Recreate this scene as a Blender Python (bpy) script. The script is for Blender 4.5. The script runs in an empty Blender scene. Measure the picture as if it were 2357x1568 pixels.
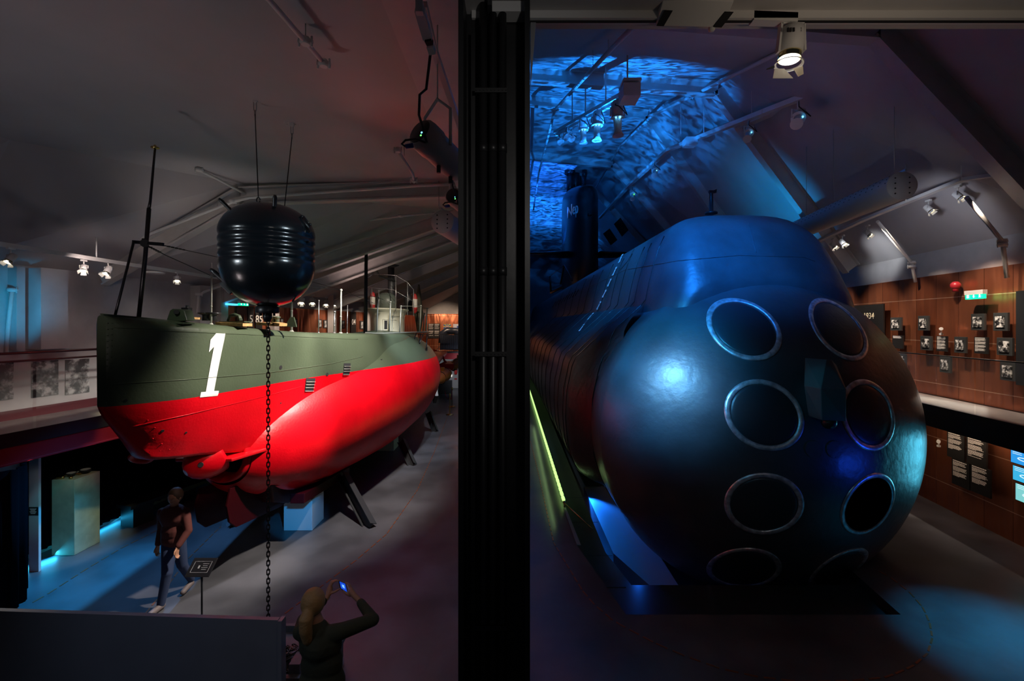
import bpy, math, random
import numpy as np
from mathutils import Vector as V, Matrix
from mathutils.bvhtree import BVHTree
random.seed(7)
SC = bpy.context.scene; COL = SC.collection
# ------------------------------------------------------------------ camera, world, exposure
F, CX, CY, EYE = 1050.0, 1178.0, 748.0, 4.06
cd = bpy.data.cameras.new('camera'); cam = bpy.data.objects.new('camera', cd); COL.objects.link(cam)
cam.location = (0, 0, EYE); cam.rotation_euler = (math.radians(90), 0, 0)
cd.sensor_width = 36; cd.lens = 36*F/2357; cd.clip_start = .05; cd.clip_end = 200
cd.shift_x = (1178.5-CX)/2357; cd.shift_y = -(784-CY)/2357
SC.camera = cam
w = bpy.data.worlds.new('world'); SC.world = w; w.use_nodes = True
w.node_tree.nodes['Background'].inputs[0].default_value = (.55, .6, .8, 1)
w.node_tree.nodes['Background'].inputs[1].default_value = .012
SC.view_settings.view_transform = 'Standard'; SC.view_settings.look = 'None'
SC.view_settings.exposure = 0; SC.view_settings.gamma = 1; SC.view_settings.use_curve_mapping = False

def spot(name, loc, tgt, W, col, ang=40, blend=.5, size=.06, gobo=False):
    l = bpy.data.lights.new(name, 'SPOT'); l.energy = W; l.color = col
    l.spot_size = math.radians(ang); l.spot_blend = blend; l.shadow_soft_size = size
    o = bpy.data.objects.new(name, l); COL.objects.link(o); o.location = loc
    o.rotation_euler = (V(tgt)-V(loc)).to_track_quat('-Z', 'Y').to_euler()
    if gobo:                                   # rippled glass effect wheel in the projector
        l.use_nodes = True; nt = l.node_tree; em = nt.nodes['Emission']
        tc = nt.nodes.new('ShaderNodeTexCoord'); mp = nt.nodes.new('ShaderNodeMapping')
        mp.inputs['Scale'].default_value = (5, 5, 0)
        sp = nt.nodes.new('ShaderNodeVectorMath'); sp.operation = 'NORMALIZE'
        n1 = nt.nodes.new('ShaderNodeTexNoise'); n1.inputs['Scale'].default_value = 2.2; n1.inputs['Distortion'].default_value = 1.2; n1.inputs['Detail'].default_value = 3
        mpp = nt.nodes.new('ShaderNodeMapping'); mpp.inputs['Scale'].default_value = (5, 11, 1)
        cr = nt.nodes.new('ShaderNodeMapRange'); cr.inputs[1].default_value = .40; cr.inputs[2].default_value = .74
        cr.inputs[3].default_value = .05; cr.inputs[4].default_value = 1.9
        nt.links.new(tc.outputs['Normal'], mpp.inputs[0]); nt.links.new(mpp.outputs[0], n1.inputs['Vector'])
        nt.links.new(n1.outputs['Fac'], cr.inputs[0]); nt.links.new(cr.outputs[0], em.inputs['Strength'])
    return o
def area(name, loc, tgt, W, col, sx, sy):
    l = bpy.data.lights.new(name, 'AREA'); l.energy = W; l.color = col; l.shape = 'RECTANGLE'; l.size = sx; l.size_y = sy
    o = bpy.data.objects.new(name, l); COL.objects.link(o); o.location = loc
    o.rotation_euler = (V(tgt)-V(loc)).to_track_quat('-Z', 'Y').to_euler(); return o
WARM = (1, .87, .70); BLUE = (.02, .22, 1); CYAN = (.03, .52, 1); RED = (1, .05, .03); COOL = (.75, .88, 1)
# exhibition lamps on the small submarine
spot('key_bow', (-.7, 7.3, 6.3), (-4.05, 7.25, 2.9), 2300, (1, .90, .78), 47, .6, .10)
spot('key_belly', (-1.9, 9.4, 5.6), (-3.7, 10.0, 3.1), 1250, (1, .90, .82), 84, .5, .10)
spot('key_midship', (-1.7, 12.6, 5.7), (-3.2, 13.6, 3.2), 750, (.88, .93, 1), 70, .8, .1)
spot('key_tower', (-1.2, 11.0, 6.4), (-3.9, 15.2, 4.6), 700, WARM, 26, .5)
spot('bow_low', (-2.0, 4.0, 4.2), (-4.62, 6.72, 2.0), 150, (1, .85, .75), 11, .6)
# blue floor wash, booth lights and added spots without fixtures
spot('blue_floor', (-4.6, 8.8, 6.2), (-6.6, 6.9, 0), 4200, (.03, .42, 1), 36, .95)
spot('blue_floor_far', (-6.4, 10.6, 4.9), (-5.0, 8.2, 0), 700, (.12, .42, 1), 58, .9)
spot('blue_block', (-2.6, 5.9, 2.2), (-4.2, 9.0, .3), 420, (.04, .42, 1), 16, .5)  # added mid-air spot with no fixture, turns the support block blue
spot('cool_floor', (-2.2, 8.6, 6.2), (-3.6, 6.6, 0), 170, (.35, .5, 1), 60, .9)
spot('pedestal_spot', (-5.6, 8.9, 5.2), (-7.8, 8.35, .8), 420, (.95, .92, .5), 22, .5)
spot('pedestal_front', (-5.9, 6.4, 2.6), (-7.95, 8.1, .7), 70, (.03, .6, .75), 24, .6)
spot('pedestal_top', (-6.6, 7.4, 2.35), (-7.9, 8.28, 1.33), 14, (1, .9, .7), 22, .6)
spot('fin_light', (1.6, 17, 10.2), (3.4, 27.5, 10.8), 500, (.6, .8, 1), 7, .9)  # added spot to brighten the lettering on the far fin
spot('bow_deck', (-3.3, 3.0, 5.8), (-4.4, 6.1, 4.15), 110, (.95, 1, .85), 13, .7)
spot('banner_light', (-7.3, 6.9, 2.0), (-7.85, 7.5, 1.2), 3, (.8, .9, 1), 60, .8)
spot('wall_niche', (-7.75, 6.95, 4.2), (-8.5, 7.75, 4.4), 26, CYAN, 80, .6)
area('curtain_glow', (-8.17, 9.9, .06), (-7.2, 9.9, -.6), 9, CYAN, 3.4, .05)
area('curtain_glow_near', (-8.1, 7.8, .06), (-7.3, 7.5, -.6), 3, CYAN, .5, .05)
# mine
spot('mine_left', (-5.0, 2.6, 4.9), (-2.85, 5.3, 4.8), 130, (.8, .92, 1), 30, .6, .08)
spot('mine_right', (-.7, 4.3, 5.4), (-2.75, 5.3, 4.9), 60, (.7, .88, 1), 30, .6, .06)
# hall fill: wall and floor spots, plus added upward spots standing in for bounce
spot('left_hall_fill', (-6.4, 6.8, 5.0), (-8.3, 10.2, 4.4), 32, (1, .80, .74), 90, .9, .1)
spot('wall_patch', (-6.6, 7.6, 4.9), (-8.1, 10.4, 4.1), 30, (1, .95, .88), 28, .8, .1)
spot('ceiling_bounce', (-5.6, 8.0, 5.3), (-6.0, 9.1, 6.8), 12, (1, .84, .75), 120, .9, .1)
spot('ceiling_bounce_far', (-4.6, 13.5, 4.9), (-4.6, 15.0, 7), 34, (1, .70, .64), 130, .9, .2)
spot('ceiling_bounce_near', (-4.6, 3.6, 3.4), (-4.6, 4.6, 7), 44, (1, .84, .86), 140, .9, .2)
spot('red_girder', (-2.3, 7.2, 5.0), (-.7, 5.2, 6.7), 20, (1, .16, .12), 80, .8, .1)
spot('red_floor', (-1.2, 7.0, 6.2), (-.6, 5.2, 0), 70, (1, .22, .2), 30, .8)
spot('floor_wash', (-.6, 9, 6.3), (-2.0, 7.6, 0), 55, (1, .9, .82), 60, .8)
spot('floor_wash_far', (-1.4, 17, 6.4), (-2.0, 17, 0), 380, (.9, .93, 1), 80, .8)
spot('partition_light', (-3.8, 1.6, 4.4), (-3.0, 4.6, .6), 60, (.55, .68, 1), 60, .9)
spot('posters', (-6.3, 6.9, 5.0), (-8.3, 8.4, 3.3), 8, (1, .93, .9), 60, .8)
spot('walkway_red', (-5.2, 5.6, 4.4), (-7.3, 7.2, 2.6), 30, (1, .10, .10), 70, .9)
# big submarine
spot('cyan_flank', (-.72, 5.05, 5.75), (2.35, 7.75, 3.45), 2600, (.02, .40, 1), 36, .9, .22)
spot('cyan_flank_core', (-.70, 5.1, 5.75), (2.60, 7.50, 3.15), 1500, (.55, .85, 1), 17, 1, .55)
spot('cyan_bow', (-.6, 4.2, 5.6), (3.2, 6.9, 3.2), 90, (.03, .55, 1), 36, .9, .1)
spot('column_light', (.5, .4, 4.9), (-.08, 2.2, 4.6), 22, (1, .95, .9), 80, .9, .05)
spot('blue_top', (1.0, 5.0, 8.6), (3.7, 8.7, 5.5), 5500, (.01, .22, 1), 34, .6, .8)
spot('blue_deck', (-.2, 9.6, 9.4), (2.9, 12.6, 4.8), 3600, (.02, .32, 1), 50, .8, .2)
for z_ in (.9, 1.35, 1.8): spot('cyan_starboard', (8.95, 7.9, z_), (6.4, 7.3, z_+.45), 45, (.10, .70, 1), 20, .5, .2)
spot('cyan_housing', (-.2, 3.6, 4.6), (4.4, 6.4, 3.1), 150, (.03, .55, .9), 9, .6, .05)
spot('blue_low', (7.5, 4.7, 1.3), (4.9, 6.6, 2.1), 130, (.01, .08, 1), 20, .9, .35)
spot('warm_flank', (-.7, 8.6, 6.0), (1.1, 10.6, 3.2), 200, (1, .70, .66), 40, .7, .2)
spot('red_reflect', (-1.9, 8.6, 2.0), (1.9, 9.3, 2.0), 30, (1, .03, .05), 16, .9, .2)
# pit
spot('pit_left', (1.95, 12.4, -.25), (2.3, 8.6, -1.3), 600, (.01, .20, 1), 75, .8)
spot('pit_ledge', (2.3, 7.6, .2), (1.6, 8.6, -.14), 4, (.02, .35, .9), 120, .9)
spot('pit_front', (2.2, 7.95, -.02), (1.95, 6.9, -.14), 14, (.01, .15, 1), 70, .9)
spot('pit_front_mid', (4.3, 8.4, -.75), (3.9, 7.1, -1.0), 4, (.01, .12, 1), 60, .9)
spot('floor_cyan', (8.0, 5.6, 6.6), (6.5, 5.7, 0), 2600, (.02, .52, 1), 25, .95)
spot('floor_near', (1.4, 2.6, 5.3), (2.3, 5.2, 0), 22, (1, .9, .85), 70, .6)
# blue ripple projectors thrown up onto the roof
spot('ripple_a', (2.6, 12.0, 8.0), (3.3, 14.6, 12.0), 1900, (.01, .24, 1), 100, .5, .02, True)
spot('ripple_b', (2.5, 17.0, 8.6), (3.4, 20.4, 13.4), 2400, (.01, .24, 1), 96, .5, .02, True)
spot('ripple_c', (2.2, 26.5, 8.6), (3.0, 30.0, 13.2), 3600, (.01, .16, 1), 96, .5, .02, True)
spot('ripple_d', (1.6, 33.0, 8.2), (2.2, 37.0, 12.5), 3200, (.01, .22, 1), 100, .5, .02, True)
spot('cyan_roof', (6.4, 13.6, 5.6), (8.3, 14.6, 7.6), 420, (.01, .38, 1), 80, .95, .1)
spot('roof_dim', (4.5, 9.0, 7.2), (5.0, 11.0, 11.0), 16, (.75, .55, .8), 150, .9, .3)
# right gallery
for i, (x, y, e) in enumerate([(7.9, 7.6, 400), (8.1, 8.8, 440), (8.25, 10.2, 480), (8.4, 12.0, 420), (8.6, 13.8, 360)]):
    spot('gallery_lamp', (x-.1, y, 6.35), (x+1.45, y+.5, 3.3), e, (1, .80, .62), 62, .7, .05)
spot('gallery_patch', (7.9, 11.2, 6.2), (10.0, 12.2, 5.9), 170, (.9, .95, 1), 40, .9, .1)
spot('gallery_patch_near', (7.4, 8.6, 6.2), (9.7, 10.0, 6.2), 45, (.8, .85, 1), 80, .9, .1)
area('under_deck', (8.9, 9.2, 2.0), (9.6, 9.4, .9), 14, (1, .72, .5), 3.5, .1)
area('gallery_floor', (9.45, 9.0, 2.62), (8.7, 9.0, 2.46), 5, (1, .9, .75), 5.0, .04)
spot('beam_glow', (1.6, 1.3, 4.9), (2.0, 2.3, 5.63), 9, (1, .80, .60), 150, .9, .1)
spot('person_light', (-.9, 3.0, 4.8), (-1.7, 4.3, 1.3), 16, (1, .72, .5), 40, .8)
spot('duct_light', (5.8, 7.2, 5.6), (7.3, 9.0, 6.6), 16, (.8, .8, .85), 60, .8)
# far end of the left hall
for x in (-4.6, -2.6, -.8):
    spot('far_copper', (x, 26.0, 5.6), (x+.3, 28.9, 3.6), 260, (1, .72, .5), 70, .7)
spot('far_lower', (-2.6, 25.2, 2.0), (-2.4, 28.8, .9), 140, (.85, .9, 1), 110, .8)
for y in (13.5, 16.5, 19.5, 22.5):
    spot('left_copper', (-6.4+.12*(y-13), y, 5.0), (-7.6+.14*(y-13), y+.5, 3.4), 110, (1, .78, .6), 80, .7)

# ------------------------------------------------------------------ helpers
def P(px, py, y):
    return V(((px-CX)/F*y, y, EYE-(py-CY)/F*y))
def ring_frames(path):
    pts = [V(p) for p in path]; out = []; up = None
    for i, p in enumerate(pts):
        a = pts[max(i-1, 0)]; b = pts[min(i+1, len(pts)-1)]; t = (b-a).normalized()
        if up is None: up = V((0, 0, 1)) if abs(t.z) < .9 else V((1, 0, 0))
        s = t.cross(up).normalized(); u = s.cross(t).normalized(); up = u; out.append((p, s, u))
    return out
class MB:
    def __init__(s): s.v = []; s.f = []; s.m = []; s.sm = []
    def add(s, vs, fs, m=0, smooth=False):
        o = len(s.v); s.v += [V(v) for v in vs]; s.f += [tuple(i+o for i in f) for f in fs]
        s.m += [m]*len(fs); s.sm += [smooth]*len(fs); return s
    def box(s, c, d, rz=0, m=0, R=None):
        x, y, z = (k/2 for k in d); vs = [V((a*x, b*y, e*z)) for a in (-1, 1) for b in (-1, 1) for e in (-1, 1)]
        R = R or Matrix.Rotation(rz, 3, 'Z'); vs = [R @ v + V(c) for v in vs]
        return s.add(vs, [(0,1,3,2),(4,6,7,5),(0,4,5,1),(2,3,7,6),(0,2,6,4),(1,5,7,3)], m)
    def beam(s, a, b, wd, ht, m=0, up=(0, 0, 1)):
        a = V(a); b = V(b); t = (b-a).normalized(); sd = t.cross(V(up)).normalized()*wd/2; u = sd.cross(t).normalized()*ht/2
        vs = [p+i*sd+j*u for p in (a, b) for i, j in ((-1,-1),(1,-1),(1,1),(-1,1))]
        return s.add(vs, [(3,2,1,0),(4,5,6,7),(0,1,5,4),(1,2,6,5),(2,3,7,6),(3,0,4,7)], m)
    def tube(s, path, r, n=8, m=0, caps=True, smooth=True, closed=False):
        path = [V(p) for p in path]; rs = r if isinstance(r, (list, tuple)) else [r]*len(path)
        if closed:
            k = len(path); fr = ring_frames(path+[path[0], path[1]])[1:k+1]; rs = list(rs[1:])+[rs[0]]
        else: fr = ring_frames(path)
        rings = [[p+(sd*math.cos(6.28318*j/n)+u*math.sin(6.28318*j/n))*q for j in range(n)] for (p, sd, u), q in zip(fr, rs)]
        return s.loft(rings, m, smooth, True, caps and not closed, closed)
    def loft(s, rings, m=0, smooth=True, wrap=True, caps=False, closed=False):
        n = len(rings[0]); vs = [v for r in rings for v in r]; fs = []
        K = len(rings)
        for i in range(K if closed else K-1):
            for j in range(n if wrap else n-1):
                a = i*n+j; b = i*n+(j+1) % n; c = ((i+1) % K)*n+(j+1) % n; d = ((i+1) % K)*n+j
                fs.append((a, b, c, d))
        s.add(vs, fs, m, smooth)
        if caps:
            o = len(s.v)-len(vs); s.f += [tuple(o+j for j in range(n))[::-1], tuple(o+(K-1)*n+j for j in range(n))]; s.m += [m, m]; s.sm += [False, False]
        return s
    def cyl(s, a, b, r, r2=None, n=16, m=0): return s.tube([a, b], [r, r if r2 is None else r2], n, m)
    def lathe(s, base, prof, n=32, axis=(0, 0, 1), m=0, caps=True):
        ax = V(axis).normalized(); sd = ax.orthogonal().normalized(); u = ax.cross(sd)
        rings = [[V(base)+ax*h+(sd*math.cos(6.28318*j/n)+u*math.sin(6.28318*j/n))*r for j in range(n)] for r, h in prof]
        return s.loft(rings, m, True, True, caps)
    def sphere(s, c, r, n=16, m=0, sc=(1, 1, 1)):
        rings = []
        k = n//2
        for i in range(1, k):
            t = math.pi*i/k; rings.append([V(c)+V((r*sc[0]*math.sin(t)*math.cos(6.28318*j/n), r*sc[1]*math.sin(t)*math.sin(6.28318*j/n), -r*sc[2]*math.cos(t))) for j in range(n)])
        s.loft(rings, m, True, True, True); s.sm[-1] = s.sm[-2] = True; return s
    def prism(s, pts, off, m=0):
        n = len(pts); pts = [V(p) for p in pts]; off = V(off)
        vs = pts+[p+off for p in pts]
        return s.add(vs, [tuple(range(n))[::-1], tuple(range(n, 2*n))]+[(i, (i+1) % n, (i+1) % n+n, i+n) for i in range(n)], m)
    def build(s, name, mats, parent=None, bevel=0, sub=0, mods=None, label=None):
        o = V((0, 0, 0))
        if parent is not None: o = V(ORI[parent])
        me = bpy.data.meshes.new(name); me.from_pydata([v-o for v in s.v], [], s.f)
        mats = mats if isinstance(mats, (list, tuple)) else [mats]
        for q in mats: me.materials.append(q)
        me.polygons.foreach_set('material_index', s.m); me.polygons.foreach_set('use_smooth', s.sm); me.update()
        ob = bpy.data.objects.new(name, me); COL.objects.link(ob)
        if parent is not None: ob.parent = parent
        ORI[ob] = o
        if bevel:
            b = ob.modifiers.new('bevel', 'BEVEL'); b.width = bevel; b.segments = 2; b.limit_method = 'ANGLE'
        if sub:
            b = ob.modifiers.new('subd', 'SUBSURF'); b.levels = sub; b.render_levels = sub
        if label: ob['label'] = label
        return ob
class _D(dict):
    def __setitem__(s, k, v): dict.__setitem__(s, k.name, v)
    def __getitem__(s, k): return dict.__getitem__(s, k.name)
ORI = _D()
def thing(name, label, cat, loc, group=None):
    o = bpy.data.objects.new(name, None); COL.objects.link(o); o.location = loc; o.empty_display_size = .1
    o['label'] = label; o['category'] = cat
    if group: o['group'] = group
    ORI[o] = V(loc); return o
def tag(o, label, cat, group=None, kind=None):
    if cat: o['category'] = cat
    if label: o['label'] = label
    if group: o['group'] = group
    if kind: o['kind'] = kind
    return o
def recentre(o):                                  # single-mesh thing: origin to its base
    me = o.data; n = len(me.vertices); a = np.empty(n*3); me.vertices.foreach_get('co', a); a = a.reshape(-1, 3)
    c = V(((a[:, 0].min()+a[:, 0].max())/2, (a[:, 1].min()+a[:, 1].max())/2, a[:, 2].min()))
    me.vertices.foreach_set('co', (a-np.array(c)).ravel()); o.location = c; ORI[o] = c; me.update(); return o
def single(mb, name, mats, label, cat, group=None, **k):
    return tag(recentre(mb.build(name, mats, None, **k)), label, cat, group)
def struct(mb, name, mats, parent=None, **k):
    o = mb.build(name, mats, parent, **k)
    o['kind'] = 'structure'; return o

def mat(name, col, rough=.5, metal=0, em=None, es=0, bump=0, bs=20, var=0, vs=4, alpha=1, spec=None, coat=0):
    m = bpy.data.materials.new(name); m.use_nodes = True; nt = m.node_tree; b = nt.nodes['Principled BSDF']
    b.inputs['Base Color'].default_value = (*col, 1); b.inputs['Roughness'].default_value = rough; b.inputs['Metallic'].default_value = metal
    if em: b.inputs['Emission Color'].default_value = (*em, 1); b.inputs['Emission Strength'].default_value = es
    if spec is not None: b.inputs['Specular IOR Level'].default_value = spec
    if coat: b.inputs['Coat Weight'].default_value = coat; b.inputs['Coat Roughness'].default_value = .2
    b.inputs['Alpha'].default_value = alpha
    tc = nt.nodes.new('ShaderNodeTexCoord')
    n = nt.nodes.new('ShaderNodeTexNoise'); n.inputs['Scale'].default_value = bs; n.inputs['Detail'].default_value = 5
    nt.links.new(tc.outputs['Object'], n.inputs['Vector'])
    if bump:
        bp = nt.nodes.new('ShaderNodeBump'); bp.inputs['Strength'].default_value = bump; bp.inputs['Distance'].default_value = .01
        nt.links.new(n.outputs['Fac'], bp.inputs['Height']); nt.links.new(bp.outputs[0], b.inputs['Normal'])
    if var:
        n2 = nt.nodes.new('ShaderNodeTexNoise'); n2.inputs['Scale'].default_value = vs; n2.inputs['Detail'].default_value = 6
        nt.links.new(tc.outputs['Object'], n2.inputs['Vector'])
        mx = nt.nodes.new('ShaderNodeMix'); mx.data_type = 'RGBA'
        mx.inputs[6].default_value = (*[c*(1-var) for c in col], 1); mx.inputs[7].default_value = (*[min(1, c*(1+var)) for c in col], 1)
        mr = nt.nodes.new('ShaderNodeMapRange'); mr.inputs[1].default_value = .35; mr.inputs[2].default_value = .65
        nt.links.new(n2.outputs['Fac'], mr.inputs[0]); nt.links.new(mr.outputs[0], mx.inputs[0]); nt.links.new(mx.outputs[2], b.inputs['Base Color'])
        rr = nt.nodes.new('ShaderNodeMapRange'); rr.inputs[3].default_value = max(.02, rough*.75); rr.inputs[4].default_value = min(1, rough*1.2)
        nt.links.new(n2.outputs['Fac'], rr.inputs[0]); nt.links.new(rr.outputs[0], b.inputs['Roughness'])
    return m
WHITE = mat('white_paint', (.62, .61, .60), .55, bump=.05)
WALL = mat('plaster_wall', (.46, .44, .44), .7, bump=.08, bs=60, var=.06)
ROOF = mat('roof_plaster', (.44, .42, .43), .75, var=.06, vs=1)
BEAMW = mat('beam_paint', (.50, .48, .47), .5, var=.05)
STEEL = mat('galvanised_steel', (.45, .45, .45), .35, .8)
BLACK = mat('black_metal', (.012, .012, .014), .35, bump=.05)
BLACKM = mat('black_matt', (.010, .010, .012), .8)
DKGREY = mat('dark_grey', (.03, .03, .032), .5)
MINEM = mat('mine_black', (.006, .009, .012), .22, bump=.25, bs=14, coat=.3)
COLM = mat('column_black', (.016, .016, .017), .42, bump=.05)
GLASS = mat('railing_glass', (.6, .7, .7), .03, alpha=.06)
CREAM = mat('cream_paint', (.60, .58, .45), .45, bump=.1)
RAILW = mat('stanchion_paint', (.34, .35, .31), .35, .1)
GREEN = mat('green_paint', (.045, .062, .038), .32, bump=.15)
REDP = mat('red_paint', (.62, .004, .010), .32, bump=.2)
REDD = mat('dark_red_fascia', (.20, .006, .012), .4)  # even dark red for the walkway and balcony fascias
FINR = mat('shaded_fin_red', (.028, .001, .003), .5, spec=.1)  # hull red darkened so the colour carries the shade under the hull bulge
WOOD = mat('wood_block', (.42, .25, .10), .6, var=.25, vs=14)
BRASS = mat('brass', (.65, .45, .16), .25, 1)
GOLDB = mat('anodised_brass', (.7, .6, .3), .2, 1)
ORANGE = mat('orange_float', (.55, .14, .03), .5)
FLOORM = mat('polished_concrete', (.080, .080, .090), .40, bump=.06, bs=9, var=.32, vs=1.1)
PITM = mat('pit_plates', (.10, .12, .14), .35, bump=.03)
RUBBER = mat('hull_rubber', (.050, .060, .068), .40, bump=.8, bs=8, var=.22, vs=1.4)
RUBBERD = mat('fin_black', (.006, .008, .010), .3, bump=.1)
RINGM = mat('tube_ring_metal', (.62, .64, .66), .34, .6, bump=.3, bs=40, var=.35, vs=12)
DOORM = mat('tube_shutter', (.022, .035, .042), .35, bump=.35, bs=18)
COPPERI = mat('copper_inlay', (.40, .13, .06), .4, .7)
CURT = mat('black_curtain', (.0022, .0024, .004), .9, spec=.03)
LIT = mat('lamp_lens', (1, 1, 1), .4, em=(1, .93, .82), es=9)
LITR = mat('lamp_reflector', (1, .9, .7), .3, em=(1, .86, .62), es=3)
LEDB = mat('blue_led', (0, 0, 0), .4, em=(.1, .5, 1), es=5)
LEDG = mat('green_led', (0, 0, 0), .4, em=(.1, 1, .1), es=5)
SKIN = mat('skin', (.46, .22, .13), .55)
WT = mat('white_lettering', (.85, .83, .78), .5)
PAPER = mat('panel_black', (.014, .014, .014), .45)
FRAMEM = mat('frame_charcoal', (.03, .032, .032), .5)

def copper(name, pw=.62, seams=()):
    m = bpy.data.materials.new(name); m.use_nodes = True; nt = m.node_tree; b = nt.nodes['Principled BSDF']; L = nt.links.new
    tc = nt.nodes.new('ShaderNodeTexCoord'); sx = nt.nodes.new('ShaderNodeSeparateXYZ'); L(tc.outputs['Object'], sx.inputs[0])
    def math_(op, a, bb=None):
        n = nt.nodes.new('ShaderNodeMath'); n.operation = op
        for i, q in enumerate((a, bb)):
            if q is None: continue
            if isinstance(q, (int, float)): n.inputs[i].default_value = q
            else: L(q, n.inputs[i])
        return n.outputs[0]
    u = math_('DIVIDE', sx.outputs[0], pw); pid = math_('FLOOR', u); fr = math_('FRACT', u)
    wn = nt.nodes.new('ShaderNodeTexWhiteNoise'); wn.noise_dimensions = '1D'; L(pid, wn.inputs['W'])
    edge = math_('LESS_THAN', fr, .018)
    mask = edge; lip = None
    for z in seams:
        q_ = math_('LESS_THAN', math_('ABSOLUTE', math_('SUBTRACT', sx.outputs[2], z)), .009)
        lip = q_ if lip is None else math_('MAXIMUM', lip, q_)
    for z in ():
        mask = math_('MAXIMUM', mask, math_('LESS_THAN', math_('ABSOLUTE', math_('SUBTRACT', sx.outputs[2], z)), .008))
    n = nt.nodes.new('ShaderNodeTexNoise'); n.inputs['Scale'].default_value = 3.5; n.inputs['Detail'].default_value = 6; L(tc.outputs['Object'], n.inputs['Vector'])
    mx = nt.nodes.new('ShaderNodeMix'); mx.data_type = 'RGBA'; mx.inputs[6].default_value = (.40, .11, .05, 1); mx.inputs[7].default_value = (.74, .27, .14, 1)
    L(math_('ADD', math_('MULTIPLY', n.outputs['Fac'], .35), math_('MULTIPLY', wn.outputs['Value'], .6)), mx.inputs[0])
    m2 = nt.nodes.new('ShaderNodeMix'); m2.data_type = 'RGBA'; L(mask, m2.inputs[0]); L(mx.outputs[2], m2.inputs[6]); m2.inputs[7].default_value = (.15, .05, .025, 1)
    m3 = nt.nodes.new('ShaderNodeMix'); m3.data_type = 'RGBA'; L(lip, m3.inputs[0]); L(m2.outputs[2], m3.inputs[6]); m3.inputs[7].default_value = (1, .62, .42, 1); m2 = m3
    L(m2.outputs[2], b.inputs['Base Color']); b.inputs['Metallic'].default_value = .85; b.inputs['Roughness'].default_value = .36
    # gentle waves in the sheet give the vertical streaks
    mp = nt.nodes.new('ShaderNodeMapping'); mp.inputs['Scale'].default_value = (1.8, 1, .5); L(tc.outputs['Object'], mp.inputs[0])
    n3 = nt.nodes.new('ShaderNodeTexNoise'); n3.inputs['Scale'].default_value = 1.5; n3.inputs['Detail'].default_value = 2; L(mp.outputs[0], n3.inputs['Vector'])
    bp = nt.nodes.new('ShaderNodeBump'); bp.inputs['Strength'].default_value = .7; bp.inputs['Distance'].default_value = .12
    L(math_('SUBTRACT', n3.outputs['Fac'], math_('MULTIPLY', mask, .03)), bp.inputs['Height']); L(bp.outputs[0], b.inputs['Normal'])
    return m
COPPER = copper('copper_sheet', .62, (.27, 1.23, 2.20))
COPPERL = copper('copper_sheet_low', .62, (.55, 1.5))
def photo(name, seed, hi=.7, scale=9):
    m = bpy.data.materials.new(name); m.use_nodes = True; nt = m.node_tree; b = nt.nodes['Principled BSDF']; L = nt.links.new
    tc = nt.nodes.new('ShaderNodeTexCoord'); mp = nt.nodes.new('ShaderNodeMapping'); mp.inputs['Location'].default_value = (seed*3.7, seed*1.3, seed*2.1)
    L(tc.outputs['Object'], mp.inputs[0]); n = nt.nodes.new('ShaderNodeTexNoise'); n.inputs['Scale'].default_value = scale; n.inputs['Detail'].default_value = 8; n.inputs['Roughness'].default_value = .62
    L(mp.outputs[0], n.inputs['Vector']); cr = nt.nodes.new('ShaderNodeValToRGB'); L(n.outputs['Fac'], cr.inputs[0])
    e = cr.color_ramp.elements; e[0].position = .44; e[0].color = (.01, .01, .011, 1); e[1].position = .60; e[1].color = (hi, hi, hi*.97, 1)
    k = e.new(.5); k.color = (.12, .12, .12, 1)
    L(cr.outputs[0], b.inputs['Base Color']); b.inputs['Roughness'].default_value = .4
    return m
PH = [photo('photograph_print', i, .75, 13) for i in range(4)]

def text(s, size, M, mat_, parent, name='lettering', ext=.003, align='CENTER', shear=0):
    cu = bpy.data.curves.new('t', 'FONT'); cu.body = s; cu.size = size; cu.extrude = ext; cu.align_x = align; cu.align_y = 'CENTER'; cu.shear = shear
    o = bpy.data.objects.new('t', cu); COL.objects.link(o)
    dg = bpy.context.evaluated_depsgraph_get(); me = bpy.data.meshes.new_from_object(o.evaluated_get(dg))
    bpy.data.objects.remove(o); me.transform(M); me.transform(Matrix.Translation(-ORI[parent])) if parent else None
    me.materials.clear(); me.materials.append(mat_); me.name = name
    ob = bpy.data.objects.new(name, me); COL.objects.link(ob)
    if parent: ob.parent = parent; ORI[ob] = ORI[parent]
    return ob
def frameM(org, right, up):
    r = V(right).normalized(); u = V(up).normalized(); n = r.cross(u)
    return Matrix(((r.x, u.x, n.x, org[0]), (r.y, u.y, n.y, org[1]), (r.z, u.z, n.z, org[2]), (0, 0, 0, 1)))

# ------------------------------------------------------------------ the building
WR = lambda y: 8.10+.149*y          # right wall
WL = lambda y: -9.504+.14*y         # left wall
# floor with a hole for the pit
f = MB(); xs = [-12, 1.2, 5.62, 19]; ys = [-1, 6.39, 8.3, 60]
def fl(q): f.add([(x, y, 0) for x, y in q], [tuple(range(len(q)))])
fl([(-12, -1), (19, -1), (19, 6.39), (-12, 6.39)]); fl([(-12, 6.39), (1.60, 6.39), (1.2, 8.4), (1.17, 10.2), (1.0, 60), (-12, 60)])
fl([(5.45, 6.39), (19, 6.39), (19, 60), (7.6, 60), (7.3, 9.6), (6.6, 8.6), (5.62, 7.6)])
struct(f, 'floor', FLOORM)
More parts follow.
